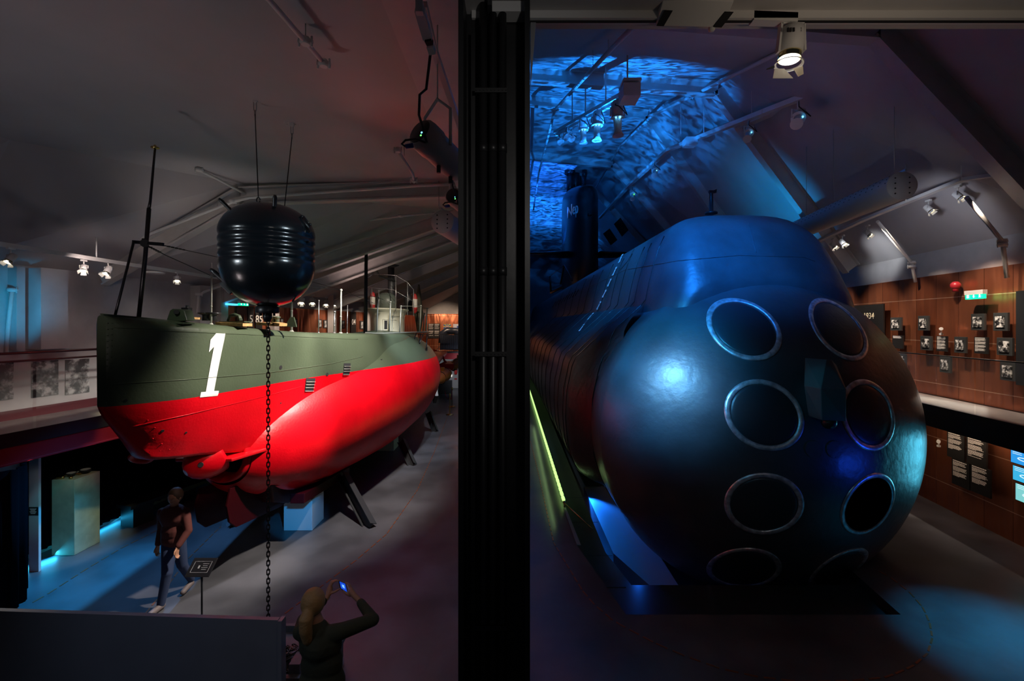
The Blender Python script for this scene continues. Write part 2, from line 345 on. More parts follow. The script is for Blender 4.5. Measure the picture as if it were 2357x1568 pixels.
# pit: ledge, deep floor, sides
f = MB()
f.add([(1.60, 6.39, -.14), (5.45, 6.39, -.14), (5.3, 7.36, -.14), (1.93, 7.36, -.14)], [(0, 1, 2, 3)])
f.add([(1.60, 6.39, -.14), (1.93, 7.36, -.14), (1.73, 8.4, -.14), (1.70, 60, -.14), (1.0, 60, -.14), (1.17, 10.2, -.14), (1.2, 8.4, -.14)], [(0, 1, 2, 3, 4, 5, 6)])
f.add([(5.45, 6.39, -.14), (5.62, 7.6, -.14), (6.6, 8.6, -.14), (7.3, 9.6, -.14), (7.6, 60, -.14), (7.2, 60, -.14), (6.9, 9.7, -.14), (5.3, 7.36, -.14)], [(0, 1, 2, 3, 4, 5, 6, 7)])
for loop in ([(1.60, 6.39), (1.2, 8.4), (1.17, 10.2), (1.0, 60)], [(5.45, 6.39), (5.62, 7.6), (6.6, 8.6), (7.3, 9.6), (7.6, 60)], [(1.6, 6.39), (5.45, 6.39)]):
    for a, b in zip(loop, loop[1:]): f.add([(*a, 0), (*b, 0), (*b, -.14), (*a, -.14)], [(0, 1, 2, 3)])
for loop in ([(1.93, 7.36), (1.73, 8.4), (1.70, 60)], [(5.3, 7.36), (6.9, 9.7), (7.2, 60)], [(1.93, 7.36), (5.3, 7.36)]):
    for a, b in zip(loop, loop[1:]): f.add([(*a, -.14), (*b, -.14), (*b, -1.3), (*a, -1.3)], [(0, 1, 2, 3)])
f.add([(1.5, 7.0, -1.3), (7.5, 7.0, -1.3), (7.5, 60, -1.3), (1.5, 60, -1.3)], [(0, 1, 2, 3)])
for y in (7.0, 8.0, 9.4, 10.8): f.box((1.52, y+.3, -.138), (.62, .006, .006))
f.m = [1 if all(abs(f.v[i].z+.14) < .02 or abs(f.v[i].z) < .001 for i in q) else 0 for q in f.f]
struct(f, 'floor_pit', [PITM, mat('ledge_plates', (.025, .035, .042), .3)])
f = MB(); f.prism([(2.55, 7.75, -.55), (2.95, 7.75, -.55), (2.95, 13, -.55), (2.05, 13, -.55), (2.05, 9.2, -.55)], (0, 0, -.75))
single(f, 'cradle_block', mat('cradle_concrete', (.16, .18, .22), .5), 'concrete cradle block in the blue lit pit under the dark submarine', 'block')
# walls (each built in its own frame: x along the wall, z up)
def wallframe(name, a, b, z0, z1, t, m, side=1, kind=True):
    a = V((a[0], a[1], 0)); b = V((b[0], b[1], 0)); L_ = (b-a).length; ang = math.atan2(b.y-a.y, b.x-a.x)
    mb = MB(); mb.box((L_/2, side*t/2, (z0+z1)/2-z0), (L_, t, z1-z0)); o = mb.build(name, m); o.location = (a.x, a.y, z0); o.rotation_euler = (0, 0, ang)
    if kind: o['kind'] = 'structure'
    return o
wallframe('wall_right', (WR(2)+.12, 2), (WR(60)+.12, 60), 0, 6.0, .2, WALL, -1)
wallframe('wall_left', (WL(1), 1), (WL(29.3), 29.3), 0, 5.3, .2, WALL, 1)
wallframe('wall_end', (-7.4, 29.3), (-.2, 29.3), 0, 8.2, .2, WALL, 1)
wallframe('wall_far', (-1, 58), (17.2, 58), 0, 14, .2, WALL, 1)
wallframe('wall_divider', (-1.0, 29.3), (-1.0, 58), 0, 8.2, .2, WALL, 1)
for a, b in ((3.0, 11.9), (11.9, 29)):
    pass
o = wallframe('trim_copper_gallery', (WR(3), 3), (WR(55), 55), 2.46, 5.19, .1, COPPER, -1)
o = wallframe('trim_copper_lower', (WR(3), 3), (WR(55), 55), 0, 2.04, .1, COPPERL, -1)
o = wallframe('trim_copper_left', (WL(12.4)+.02, 12.4), (WL(29)+.02, 29), 2.46, 4.62, .05, COPPER, 1)
o = wallframe('trim_copper_end', (-6.2, 29.2), (-.3, 29.2), 2.46, 4.76, .05, COPPER, 1)
# right roof
ST = [(1, 6.0, 8.4, .0, 8.8), (7.5, 6.05, 9.2, 0, 9.6), (13.4, 6.05, 11.25, 0, 11.65), (19.3, 5.75, 13.2, 0, 13.85), (25.1, 5.55, 13.15, 0, 13.7), (31, 5.5, 13.6, 0, 13.9), (37, 5.4, 12.3, 0, 12.7), (58, 5.4, 11.0, 0, 11.4)]
f = MB(); rings = []
for y, xt, zt, x0, z0 in ST:
    rings.append([V((WR(y)+.12, y, 5.78)), V((xt, y, zt)), V((x0, y, z0)), V((-.2, y, z0-.6)), V((-.6, y, 6.9))])
f.loft(rings, 0, False, False); struct(f, 'ceiling_right_hall', ROOF)
# left roof
f = MB(); rings = []
for y, xf, zf in ((1, -8.7, 6.9), (5.5, -8.3, 6.9), (7, -7.7, 6.9), (9.1, -5.45, 6.88), (11, -3.3, 7.0), (13, -1.25, 7.28), (29.5, -1.2, 7.35)):
    rings.append([V((WL(y)-.05, y, 5.05)), V((xf, y, zf)), V((-.9, y, max(6.9, zf)))])
f.loft(rings, 0, False, False); struct(f, 'ceiling_left_hall', ROOF)
# portal frames
def ibeam(mb, a, b, h=.32, wd=.18):
    mb.beam(a, b, wd*.2, h, up=(0, 1, 0) if False else (0, 0, 1)); a = V(a); b = V(b)
    t = (b-a).normalized(); n = V((0, 1, 0)).cross(t).normalized()
    for s_ in (-1, 1): mb.beam(a+n*s_*h/2, b+n*s_*h/2, wd, .03)
k = 1
for y, pts in [(9.1, [(-8.2, 5.0), (-5.4, 6.62), (-.95, 6.78)])]+[(y, [(WL(y)+.05, 4.75), (-1.0, 7.1)]) for y in (12.0, 14.1, 17.5, 20.5, 23.4)]:
    f = MB()
    for a, b in zip(pts, pts[1:]): ibeam(f, (a[0], y, a[1]), (b[0], y, b[1]))
    f.box((WL(y)+.16, y, 2.9), (.22, .3, 4.6)) if y > 10 else None
    struct(f, 'trim_%d' % k, BEAMW); k += 1
for y, xt, zt, x0, z0 in ST[1:7]:
    f = MB(); d = .16
    pts = [(WR(y)-.12, 2.5), (WR(y)-.12, 5.7), (xt, zt-d-.12), (x0, z0-d-.05)]
    for a, b in zip(pts, pts[1:]): ibeam(f, (a[0], y, a[1]), (b[0], y, b[1]), .40, .24)
    struct(f, 'trim_%d' % k, BEAMW); k += 1
# longitudinal box girder between the halls, and the transverse beam over the camera
f = MB(); f.box((-.62, 15.2, 6.85), (.8, 28.4, .5)); struct(f, 'trim_%d' % k, BEAMW); k += 1
f = MB(); f.box((2.25, 2.285, 5.83), (5.0, .27, .40)); struct(f, 'trim_%d' % k, BEAMW); k += 1
for y in (7.95, 8.25):
    pass
f = MB(); f.box((WL(8.05)+.17, 8.05, 4.34), (.34, .42, 1.40), -.14); struct(f, 'trim_%d' % k, WALL); k += 1
f = MB(); f.box((WL(7.55)+.10, 7.68, 4.34), (.2, .12, 1.40), -.14); f.box((WL(7.2)+.10, 7.2, 4.34), (.12, .10, 1.4), -.14); struct(f, 'trim_%d' % k, WALL); k += 1
f = MB(); f.box((WL(11.4)+.14, 11.4, 3.75), (.28, .35, 2.55), -.14); struct(f, 'trim_%d' % k, WALL); k += 1

# near steel column with cable pipes
c = thing('steel_column', 'near black steel column splitting the view, cable pipes strapped to its front', 'column', (-.08, 2.25, 0))
f = MB(); x0, x1 = -.250, .085
f.box((x0+.012, 2.28, 2.81), (.024, .30, 5.62)); f.box((x1-.012, 2.28, 2.81), (.024, .30, 5.62)); f.box(((x0+x1)/2, 2.30, 2.81), (x1-x0, .02, 5.62)); f.build('flanges', COLM, c)
for i, x in enumerate((-.139, -.092, -.045)):
    f = MB(); f.cyl((x, 2.22, 0), (x, 2.22, 5.62), .0195, n=14)
    for z in (4.9, 4.3, 2.6): f.cyl((x, 2.22, z), (x, 2.22, z+.04), .022, n=14)
    f.build('cable_pipe', COLM, c)
f = MB(); f.box((-.19, 2.255, 2.75), (.02, .03, 5.5)); f.build('cable_duct', COLM, c)
for z in (5.19, 3.92, 2.60):
    f = MB(); f.box((-.10, 2.196, z), (.155, .004, .022)); [f.cyl((-.17+.018*i, 2.19, z), (-.17+.018*i, 2.197, z), .004, n=6) for i in range(9)]; f.build('perforated_strap', mat('strap', (.05, .05, .05), .4, .6), c)
f = MB(); f.prism([(.095, 2.3, 5.62), (.125, 2.3, 5.62), (.095, 2.3, 5.25)], (0, .02, 0)); single(f, 'wall_plate', mat('plate_grey', (.2, .2, .22), .5), 'pale narrow plate hanging from the beam just right of the black column', 'plate')

# ------------------------------------------------------------------ walkways
f = MB(); dl = lambda y: -8.313+.14*y; dr = lambda y: 6.99+.149*y
def slab(mb, fa, fb, y0, y1, z0, z1, m=0):
    mb.add([(fa(y0), y0, z0), (fb(y0), y0, z0), (fb(y1), y1, z0), (fa(y1), y1, z0), (fa(y0), y0, z1), (fb(y0), y0, z1), (fb(y1), y1, z1), (fa(y1), y1, z1)],
           [(3, 2, 1, 0), (4, 5, 6, 7), (0, 1, 5, 4), (1, 2, 6, 5), (2, 3, 7, 6), (3, 0, 4, 7)], m)
WALKG = mat('walkway_floor', (.22, .20, .19), .35, bump=.05, var=.2)
t = thing('left_walkway', 'gallery walkway along the left wall with black edge and red fascia', 'walkway', (-7.6, 6, 2.0))
f = MB(); slab(f, WL, lambda y: dl(y)-.03, 2, 27, 2.10, 2.46); f.build('deck', WALKG, t)
f = MB(); slab(f, lambda y: dl(y)-.03, dl, 2, 27, 2.26, 2.47); f.build('edge', BLACK, t)
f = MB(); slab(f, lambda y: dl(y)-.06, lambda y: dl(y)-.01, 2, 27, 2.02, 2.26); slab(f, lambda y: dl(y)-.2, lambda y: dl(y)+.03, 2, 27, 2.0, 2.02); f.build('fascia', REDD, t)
t = thing('right_walkway', 'gallery walkway along the right copper wall with thick black edge', 'walkway', (8.6, 9, 2.0))
f = MB(); slab(f, lambda y: dr(y)+.03, lambda y: WR(y)-.1, 2, 50, 2.2, 2.46); f.build('deck', WALKG, t)
f = MB(); slab(f, lambda y: dr(y)-.02, lambda y: dr(y)+.05, 2, 50, 2.04, 2.47); f.build('fascia', BLACK, t)
t = thing('end_balcony', 'balcony across the far end of the left hall with red fascia', 'balcony', (-3.2, 27.5, 2.0))
f = MB(); f.box((-3.2, 28.2, 2.35), (6, 2.0, .22)); f.build('deck', WALKG, t)
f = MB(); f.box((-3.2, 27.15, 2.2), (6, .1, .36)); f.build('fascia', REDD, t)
f = MB(); f.box((-3.2, 27.14, 2.43), (6, .12, .1)); f.build('edge', BLACK, t)
t = thing('balcony_railing', 'thin barred railing with stair rail on the far balcony', 'railing', (-3.2, 27.2, 2.46))
f = MB(); f.tube([(-6, 27.2, 3.5), (-.4, 27.2, 3.5)], .02, 6); f.build('top_rail', DKGREY, t)
f = MB(); [f.cyl((-5.9+.11*i, 27.2, 2.46), (-5.9+.11*i, 27.2, 3.5), .007, n=4) for i in range(50)]; b_ = f.build('bars', DKGREY, t); b_['kind'] = 'stuff'
f = MB(); f.tube([(-4.6, 27.6, 2.5), (-3.7, 27.6, 3.45)], .02, 6); f.build('stair_rail', STEEL, t); f = MB(); f.tube([(-2.2, 27.6, 2.5), (-1.1, 27.6, 3.5), (-.4, 27.6, 3.5)], .025, 6); f.build('stair_rail', STEEL, t)
# glass railings
t = thing('left_glass_railing', 'glass railing with twin dark handrails on the left walkway', 'railing', (dl(6.6), 6.6, 2.46))
for z, r in ((3.64, .02), (3.52, .016)):
    f = MB(); f.tube([(dl(3)+.02, 3, z), (dl(26)+.02, 26, z)], r, 8); f.build('handrail', mat('handrail', (.06, .02, .02), .3), t)
ys = [3.2, 5.0, 7.0, 8.95, 10.9, 12.9, 14.9, 16.9, 18.9, 20.9, 22.9]
for a, b in zip(ys, ys[1:]):
    f = MB(); f.box(((dl(a)+dl(b))/2+.01, (a+b)/2, 2.98), (.012, b-a-.03, 1.0), -.14); f.build('glass_pane', GLASS, t)
t = thing('right_glass_railing', 'glass railing with one slim black handrail on the right walkway', 'railing', (dr(8), 8, 2.46))
f = MB(); f.tube([(dr(3)+.02, 3, 3.46), (dr(40)+.02, 40, 3.46)], .012, 8); f.build('handrail', BLACK, t)
ys = [4.1, 6.1, 8.08, 10.1, 12.1, 14.1]
for a, b in zip(ys, ys[1:]):
    f = MB(); f.box(((dr(a)+dr(b))/2+.01, (a+b)/2, 2.95), (.012, b-a-.03, 1.0), -.148); f.build('glass_pane', GLASS, t)

# ------------------------------------------------------------------ small submarine "1"
S0 = 5.175
def hermite(xs, ys):
    xs = np.array(xs, float); ys = np.array(ys, float); d = np.diff(ys)/np.diff(xs); m = np.zeros(len(xs)); m[0] = d[0]; m[-1] = d[-1]
    for i in range(1, len(xs)-1): m[i] = 0 if d[i-1]*d[i] <= 0 else 2*d[i-1]*d[i]/(d[i-1]+d[i])
    def g(x):
        x = min(max(x, xs[0]), xs[-1]); i = min(int(np.searchsorted(xs, x, 'right'))-1, len(xs)-2); h = xs[i+1]-xs[i]; t_ = (x-xs[i])/h
        return float((2*t_**3-3*t_*t_+1)*ys[i]+(t_**3-2*t_*t_+t_)*h*m[i]+(-2*t_**3+3*t_*t_)*ys[i+1]+(t_**3-t_*t_)*h*m[i+1])
    return g
CLX = lambda y: -4.88+.045*y
wl = lambda y: 3.13-.0184*(y-S0)
zd = hermite([5.17, 6, 7.3, 9, 11, 15, 19], [4.17, 4.10, 4.0, 3.9, 3.85, 3.76, 3.7])
hd = hermite([5.17, 5.3, 6, 7.3, 9, 11.5, 13.5, 15.5, 17.5, 19.2], [.05, .18, .42, .6, .78, .92, .95, .8, .5, .06])
hw = hermite([5.17, 5.3, 5.97, 7, 8.6, 10, 11.5, 13, 15, 17, 19.2], [.05, .17, .49, .56, .70, .98, 1.12, 1.12, .95, .6, .06])
hb = hermite([5.17, 5.4, 5.8, 6.6, 8.2, 9.5, 12, 19.2], [.03, .06, .12, .28, .50, .62, .8, .06])
zk = hermite([5.17, 5.22, 5.45, 5.75, 6.5, 7.3, 8.2, 9.0, 12, 19.2], [3.10, 3.0, 2.70, 2.36, 2.20, 2.02, 1.76, 1.6, 2.2, 3.0])
HULLP = bpy.data.materials.new('hull_paint_green_over_red'); HULLP.use_nodes = True
def hullmat(m, oz, oy):
    nt = m.node_tree; b = nt.nodes['Principled BSDF']; L = nt.links.new; tc = nt.nodes.new('ShaderNodeTexCoord'); sx = nt.nodes.new('ShaderNodeSeparateXYZ'); L(tc.outputs['Object'], sx.inputs[0])
    ma = nt.nodes.new('ShaderNodeMath'); ma.operation = 'MULTIPLY_ADD'; ma.inputs[1].default_value = .0184; L(sx.outputs[1], ma.inputs[0]); L(sx.outputs[2], ma.inputs[2])
    gt = nt.nodes.new('ShaderNodeMath'); gt.operation = 'GREATER_THAN'; gt.inputs[1].default_value = 3.13+.0184*S0-.0184*oy-oz; L(ma.outputs[0], gt.inputs[0])
    n = nt.nodes.new('ShaderNodeTexNoise'); n.inputs['Scale'].default_value = 2.2; n.inputs['Detail'].default_value = 6; L(tc.outputs['Object'], n.inputs['Vector'])
    def mixc(a, c): 
        q = nt.nodes.new('ShaderNodeMix'); q.data_type = 'RGBA'; q.inputs[6].default_value = (*a, 1); q.inputs[7].default_value = (*c, 1); L(n.outputs['Fac'], q.inputs[0]); return q.outputs[2]
    mx = nt.nodes.new('ShaderNodeMix'); mx.data_type = 'RGBA'; L(gt.outputs[0], mx.inputs[0]); L(mixc((.50, .001, .006), (.85, .003, .012)), mx.inputs[6]); L(mixc((.050, .068, .040), (.075, .095, .060)), mx.inputs[7])
    L(mx.outputs[2], b.inputs['Base Color']); b.inputs['Roughness'].default_value = .36; b.inputs['Specular IOR Level'].default_value = .22
    n2 = nt.nodes.new('ShaderNodeTexNoise'); n2.inputs['Scale'].default_value = 26; n2.inputs['Detail'].default_value = 4; L(tc.outputs['Object'], n2.inputs['Vector'])
    vo = nt.nodes.new('ShaderNodeTexVoronoi'); vo.inputs['Scale'].default_value = 7; L(tc.outputs['Object'], vo.inputs['Vector'])
    ms = nt.nodes.new('ShaderNodeMapRange'); ms.inputs[1].default_value = 0; ms.inputs[2].default_value = .09; ms.inputs[3].default_value = 1.2; ms.inputs[4].default_value = 0; L(vo.outputs['Distance'], ms.inputs[0])
    ad = nt.nodes.new('ShaderNodeMath'); L(n2.outputs['Fac'], ad.inputs[0]); L(ms.outputs[0], ad.inputs[1])
    bp = nt.nodes.new('ShaderNodeBump'); bp.inputs['Strength'].default_value = .35; bp.inputs['Distance'].default_value = .008; L(ad.outputs[0], bp.inputs['Height']); L(bp.outputs[0], b.inputs['Normal'])
sub1 = thing('small_submarine', 'old riveted submarine, green above and bright red below, white figure one on its bow', 'submarine', (-4.2, 14, .5))
hullmat(HULLP, .5, 14.0)
f = MB(); rings = []
for y in list(np.linspace(5.17, 6.2, 16))+list(np.linspace(6.35, 19.2, 60)):
    y = float(y); c_ = CLX(y); a, b, e = hd(y), hw(y), hb(y); z1, z2, z3 = zd(y), wl(y), zk(y); rr = min(.14, a*.8)
    half = [(0, z1+.02), (a*.5, z1+.015), (max(a-rr, 0), z1)]+[(a-rr+rr*math.sin(q), z1-rr+rr*math.cos(q)) for q in (.4, .8, 1.2, 1.57)]
    for q in (.3, .6, .85): half.append((a+(b-a)*q, (z1-rr)+(z2-z1+rr)*q))
    half.append((b, z2))
    for q in (.25, .5, .75): half.append((b+(e-b)*(q**1.35), z2+(z3-z2)*q))
    half += [(e, z3+.05), (e*.9, z3+.01), (0, z3)]
    pts = [V((c_+h_, y, z_)) for h_, z_ in half]+[V((c_-h_, y, z_)) for h_, z_ in half[1:-1]][::-1]
    rings.append(pts)
f.loft(rings, 0, True, True, True); casing = f.build('upper_hull', HULLP, sub1)
CASB = BVHTree.FromPolygons([v for v in f.v], [tuple(q) for q in f.f])
# pressure hull
pr = hermite([7.25, 7.45, 7.8, 8.5, 9.7, 11.2, 13.2, 14.7, 16.2, 19, 22, 25.5], [.42, .60, .78, 1.02, 1.30, 1.52, 1.68, 1.68, 1.58, 1.0, .42, .12])
pz = hermite([7.25, 8.5, 10.5, 14, 20, 25.5], [1.93, 1.93, 2.08, 2.2, 2.3, 2.5])
f = MB(); rings = []
for y in list(np.linspace(7.25, 9, 14))+list(np.linspace(9.2, 25.5, 50)):
    y = float(y); r = pr(y); rings.append([V((CLX(y)+r*math.cos(6.28318*j/48), y, pz(y)+r*math.sin(6.28318*j/48))) for j in range(48)])
f.loft(rings, 0, True, True, False); f.f.append(tuple(len(f.v)-48+j for j in range(48))); f.m.append(0); f.sm.append(False)
f.build('pressure_hull', HULLP, sub1); PRB = BVHTree.FromPolygons([v for v in f.v], [tuple(q) for q in f.f])
y = 7.25; tz = 1.97
f = MB(); f.lathe((CLX(y), y+.25, tz), [(.31, -.1), (.31, .30), (.33, .34), (.37, .35), (.40, .33), (.415, .25), (.42, .1), (.46, -.1)], 44, (0, -1, 0), caps=False)
f.build('torpedo_tube', HULLP, sub1)
f = MB(); f.lathe((CLX(y), 7.42, tz), [(.001, 0), (.31, 0)], 32, (0, -1, 0), caps=False); f.build('tube_mouth', BLACKM, sub1)
# hinged bow cap: a half-open egg-shaped shell swung clear of the tube
f = MB(); cc = P(486, 1050, 6.85); ax = V((-.42, -.80, -.40)).normalized()
prof = [(.30, -.06), (.30, 0), (.288, .09), (.255, .19), (.20, .28), (.13, .345), (.06, .38), (.005, .39)]
f.lathe(cc, prof, 40, ax, caps=False); o = f.build('bow_cap', HULLP, sub1)
m_ = o.modifiers.new('solid', 'SOLIDIFY'); m_.thickness = .018
d_ = V(((462-CX)/F, 1, -(1070-CY)/F)).normalized(); hh_ = BVHTree.FromPolygons(list(f.v), [tuple(q) for q in f.f]).ray_cast(V((0, 0, EYE)), d_)
if hh_[0]: nn_ = hh_[1] if hh_[1].y < 0 else -hh_[1]; f = MB(); f.cyl(hh_[0]-nn_*.02, hh_[0]+nn_*.016, .036, n=16); f.build('cap_hole', BLACKM, sub1)
# forefoot opening, shelf over the tube, keel fins
f = MB(); f.lathe(P(331, 1036, 5.86), [(.08, -.1), (.10, .05), (.135, .12), (.11, .135), (.07, .10), (.07, -.1)], 24, (.25, -.7, -.7), caps=False); f.build('forefoot_pipe', REDP, sub1)
f = MB(); f.prism([(CLX(7)-.42, 6.75, 2.03), (CLX(7)+.42, 6.75, 2.03), (CLX(8)+.72, 8.1, 1.98), (CLX(8)-.72, 8.1, 1.98)], (0, 0, .05)); f.build('bow_shelf', REDP, sub1, bevel=.015)
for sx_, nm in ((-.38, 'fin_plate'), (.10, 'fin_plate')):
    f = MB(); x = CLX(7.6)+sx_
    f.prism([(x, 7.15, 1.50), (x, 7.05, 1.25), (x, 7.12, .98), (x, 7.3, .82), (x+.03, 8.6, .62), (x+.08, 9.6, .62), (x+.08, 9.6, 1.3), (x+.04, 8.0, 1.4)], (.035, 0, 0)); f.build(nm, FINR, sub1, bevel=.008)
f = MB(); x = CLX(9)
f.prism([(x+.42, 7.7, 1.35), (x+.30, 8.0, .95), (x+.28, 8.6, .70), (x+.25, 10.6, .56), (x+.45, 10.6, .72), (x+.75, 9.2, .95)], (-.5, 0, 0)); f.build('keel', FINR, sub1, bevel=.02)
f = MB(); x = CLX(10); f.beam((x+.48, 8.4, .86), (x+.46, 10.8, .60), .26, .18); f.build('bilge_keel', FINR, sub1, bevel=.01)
def cam_ray(bvh, px, py):
    d = V(((px-CX)/F, 1, -(py-CY)/F)).normalized(); h = bvh.ray_cast(V((0, 0, EYE)), d); return (h[0], h[1]) if h[0] else (None, None)
def side_snap(bvh, y, z, off=.006):
    h = bvh.ray_cast(V((3, y, z)), V((-1, 0, 0))); return h[0]+h[1]*off if h[0].x > -8 else None
# figure one on the bow: outline held in ship coordinates (y along, z up), wrapped onto the plating
one = [(497, 767), (518, 767), (492, 900), (503, 900), (500, 911), (459, 915), (462, 903), (473, 902), (492, 798), (480, 811), (484, 782)]
yz = []
for q in one:
    h, n_ = cam_ray(CASB, *q); yz.append((h.y, h.z))
import bmesh
def wrap(poly, bvh, cuts, off=.006):
    bm = bmesh.new(); vs = [bm.verts.new((0, a, b)) for a, b in poly]; bm.faces.new(vs); bmesh.ops.triangulate(bm, faces=bm.faces[:])
    for _ in range(cuts): bmesh.ops.subdivide_edges(bm, edges=bm.edges[:], cuts=1, use_grid_fill=True)
    mb = MB(); bm.verts.ensure_lookup_table(); vv = [side_snap(bvh, v.co.y, v.co.z, off) for v in bm.verts]
    mb.add(vv, [tuple(v.index for v in fc.verts) for fc in bm.faces], 0, True); bm.free(); return mb
wrap(yz, CASB, 3).build('white_figure_one', mat('number_paint', (.80, .78, .74), .4), sub1)
# plate seams and drain slots
def seam(pts, bvh, nm, r, m, n=14):
    path = []
    for (a, b), (c_, d) in zip(pts, pts[1:]):
        for i in range(n):
            h, n_ = cam_ray(bvh, a+(c_-a)*i/n, b+(d-b)*i/n)
            if h: path.append(h+n_*r*.2)
    f = MB(); f.tube(path, r, 5); return f.build(nm, m, sub1)
seam([(242, 886), (430, 874), (612, 859), (760, 838), (840, 820)], CASB, 'plate_seam', .007, HULLP)
seam([(262, 756), (430, 764), (612, 772), (840, 782)], CASB, 'plate_seam', .007, HULLP)
seam([(305, 982), (430, 955), (612, 912), (702, 888)], CASB, 'plate_seam', .006, HULLP)
for px, py, h_, w_ in ((714, 886, 31, 18), (798, 850, 27, 13)):
    g = MB(); q = []
    for a, b in ((-.55, -.5), (.65, -.5), (.35, .5), (-.75, .5)):
        h, n_ = cam_ray(CASB, px+a*w_, py+b*h_)
        if h is None: h, n_ = cam_ray(PRB, px+a*w_, py+b*h_)
        q.append((h.y, h.z))
    o = wrap(q, CASB, 2, .008).build('drain_grille', BLACKM, sub1)
    for t_ in (.28, .5, .72, .97):
        a = V((0, q[0][0]+(q[3][0]-q[0][0])*t_, q[0][1]+(q[3][1]-q[0][1])*t_)); b = V((0, q[1][0]+(q[2][0]-q[1][0])*t_, q[1][1]+(q[2][1]-q[1][1])*t_))
        pa, pb = side_snap(CASB, a.y, a.z, .02), side_snap(CASB, b.y, b.z, .02)
        g.tube([pa, pb], .006, 6)
    k_ = g.build('grille_bar', RAILW, o)
for px, py, r in ((646, 846, .035), (753, 862, .035), (290, 922, .015), (428, 1000-4, .015), (646, 928, .014), (374, 992, .018)):
    h, n_ = cam_ray(CASB, px, py)
    if h: f = MB(); f.cyl(h-n_*.01, h+n_*.006, r, n=14); f.build('drain_hole', BLACKM, sub1)
for i, (px, py) in enumerate([(878, 832), (893, 822), (912, 808), (925, 800), (935, 793)]):
    h, n_ = cam_ray(CASB, px, py)
    if h:
        f = MB(); f.box(h, (.06, .22, .12)); f.build('flood_notch', BLACKM, sub1)
# rivets along the stem
f = MB()
for sgn in (1,):
    for xo, st in ((248, 14), (258, 13)):
        for py in range(745, 940, st):
            h, n_ = cam_ray(CASB, xo-(py-745)*.02, py)
            if h: f.sphere(h, .008, 6)
for px, py in [(268,975),(288,988),(300,1000),(312,1008),(322,1018),(334,1022),(345,1040),(352,1010),(372,1022),(390,1035),(356,985),(340,968)]:
    h, n_ = cam_ray(CASB, px, py)
    if h: f.sphere(h, .009, 8)
o = f.build('rivets', HULLP, sub1); o['kind'] = 'stuff'
def onsub(y, dx, dz): return V((CLX(y)+dx, y, zd(y)+dz))
# deck gear
f = MB(); a = P(319, 736, 5.66); b = P(334, 596, 5.66); c_ = P(343, 480, 5.66); d = P(357, 340, 5.66)
f.tube([a, b, c_], .024, 10); f.tube([c_, P(346, 462, 5.66), d], [.019, .015, .012], 10)
f.build('bow_mast', BLACK, sub1); f = MB(); f.sphere(d, .03, 10, sc=(1.6, 1.6, .6)); f.sphere(d+V((0, 0, .025)), .015, 8); f.build('mast_cap', BRASS, sub1)
f = MB(); f.beam(P(306, 557, 5.66), P(376, 563, 5.66), .03, .04); f.cyl(P(333, 560, 5.63), P(333, 560, 5.70), .05, n=10); f.cyl(P(332, 566, 5.66), P(334, 550, 5.66), .034, n=10); f.build('mast_clamp', BLACK, sub1)
f = MB(); f.tube([P(308, 556, 5.62), P(264, 730, 5.3)], .014, 8); f.sphere(P(264, 729, 5.3), .03, 8); f.build('mast_stay', BLACK, sub1)
for p in ([(376, 565, 5.66), (445, 580, 7.2), (520, 596, 9), (790, 668, 14)], [(340, 566, 5.66), (382, 588, 6.2), (488, 636, 7.2), (785, 668, 11), (865, 700, 14.4)]):
    f = MB(); pts = [P(*q) for q in p]; f.tube(pts, .007, 5)
    for i in range(5): f.sphere(pts[0].lerp(pts[1], .15+.12*i), .016, 6, sc=(1, 2.2, 1))
    f.build('jumping_wire', BLACK, sub1)
# towing bracket near the bow
f = MB(); q = [(382, 742), (384, 735), (391, 715), (397, 711), (419, 712), (424, 716), (430, 738)]
f.prism([P(x, y, 5.95) for x, y in q], (-.0, .16, 0)); f.beam(P(381, 741, 5.93), P(435, 745, 5.93), .22, .02); f.build('tow_bracket', GREEN, sub1, bevel=.006)
f = MB(); f.cyl(P(406, 718, 5.9), P(406, 718, 6.2), .03, n=12); f.build('bracket_eye', BLACKM, sub1)
f = MB(); f.cyl(P(430, 724, 6.35), P(431, 703, 6.35), .02, n=8); f.box(P(430, 716, 6.35), (.09, .09, .09)); f.build('capstan_lever', BLACK, sub1)
f = MB(); f.box(P(436, 733, 6.4), (.2, .2, .03)); f.build('deck_plank', WOOD, sub1)
for px in (474, 491):
    f = MB(); f.lathe(P(px, 738, 6.6), [(.05, 0), (.045, .06), (.05, .08), (.105, .10), (.10, .115), (.02, .12)], 16); f.build('bollard', BLACK, sub1)
for a, b, y in ((508, 570, 6.9), (600, 640, 7.4), (636, 652, 7.4)):
    f = MB(); f.beam(P(a, 745, y), P(b, 748, y), .25, .045); f.build('deck_plank', WOOD, sub1)
f = MB(); f.box(P(542, 741, 6.95), (.38, .2, .015)); f.tube([P(524, 739, 6.95), P(530, 726, 6.95), P(540, 723, 6.95), P(552, 728, 6.95), P(556, 738, 6.95)], .018, 8); f.tube([P(552, 738, 6.9), P(549, 727, 6.9), P(535, 727, 6.9)], .02, 8); f.build('fairlead', GREEN, sub1)
f = MB()
for px in (628, 637): f.lathe(P(px, 746, 7.45), [(.035, 0), (.03, .06), (.032, .09), (.06, .10), (.06, .12), (.01, .125)], 12)
f.box(P(632, 747, 7.45), (.25, .15, .02)); f.build('mooring_bitts', GREEN, sub1)
f = MB(); f.prism([P(654, 752, 7.7), P(668, 730, 7.7), P(676, 730, 7.7), P(682, 753, 7.7)], (0, .03, 0)); f.build('mast_gusset', GREEN, sub1)
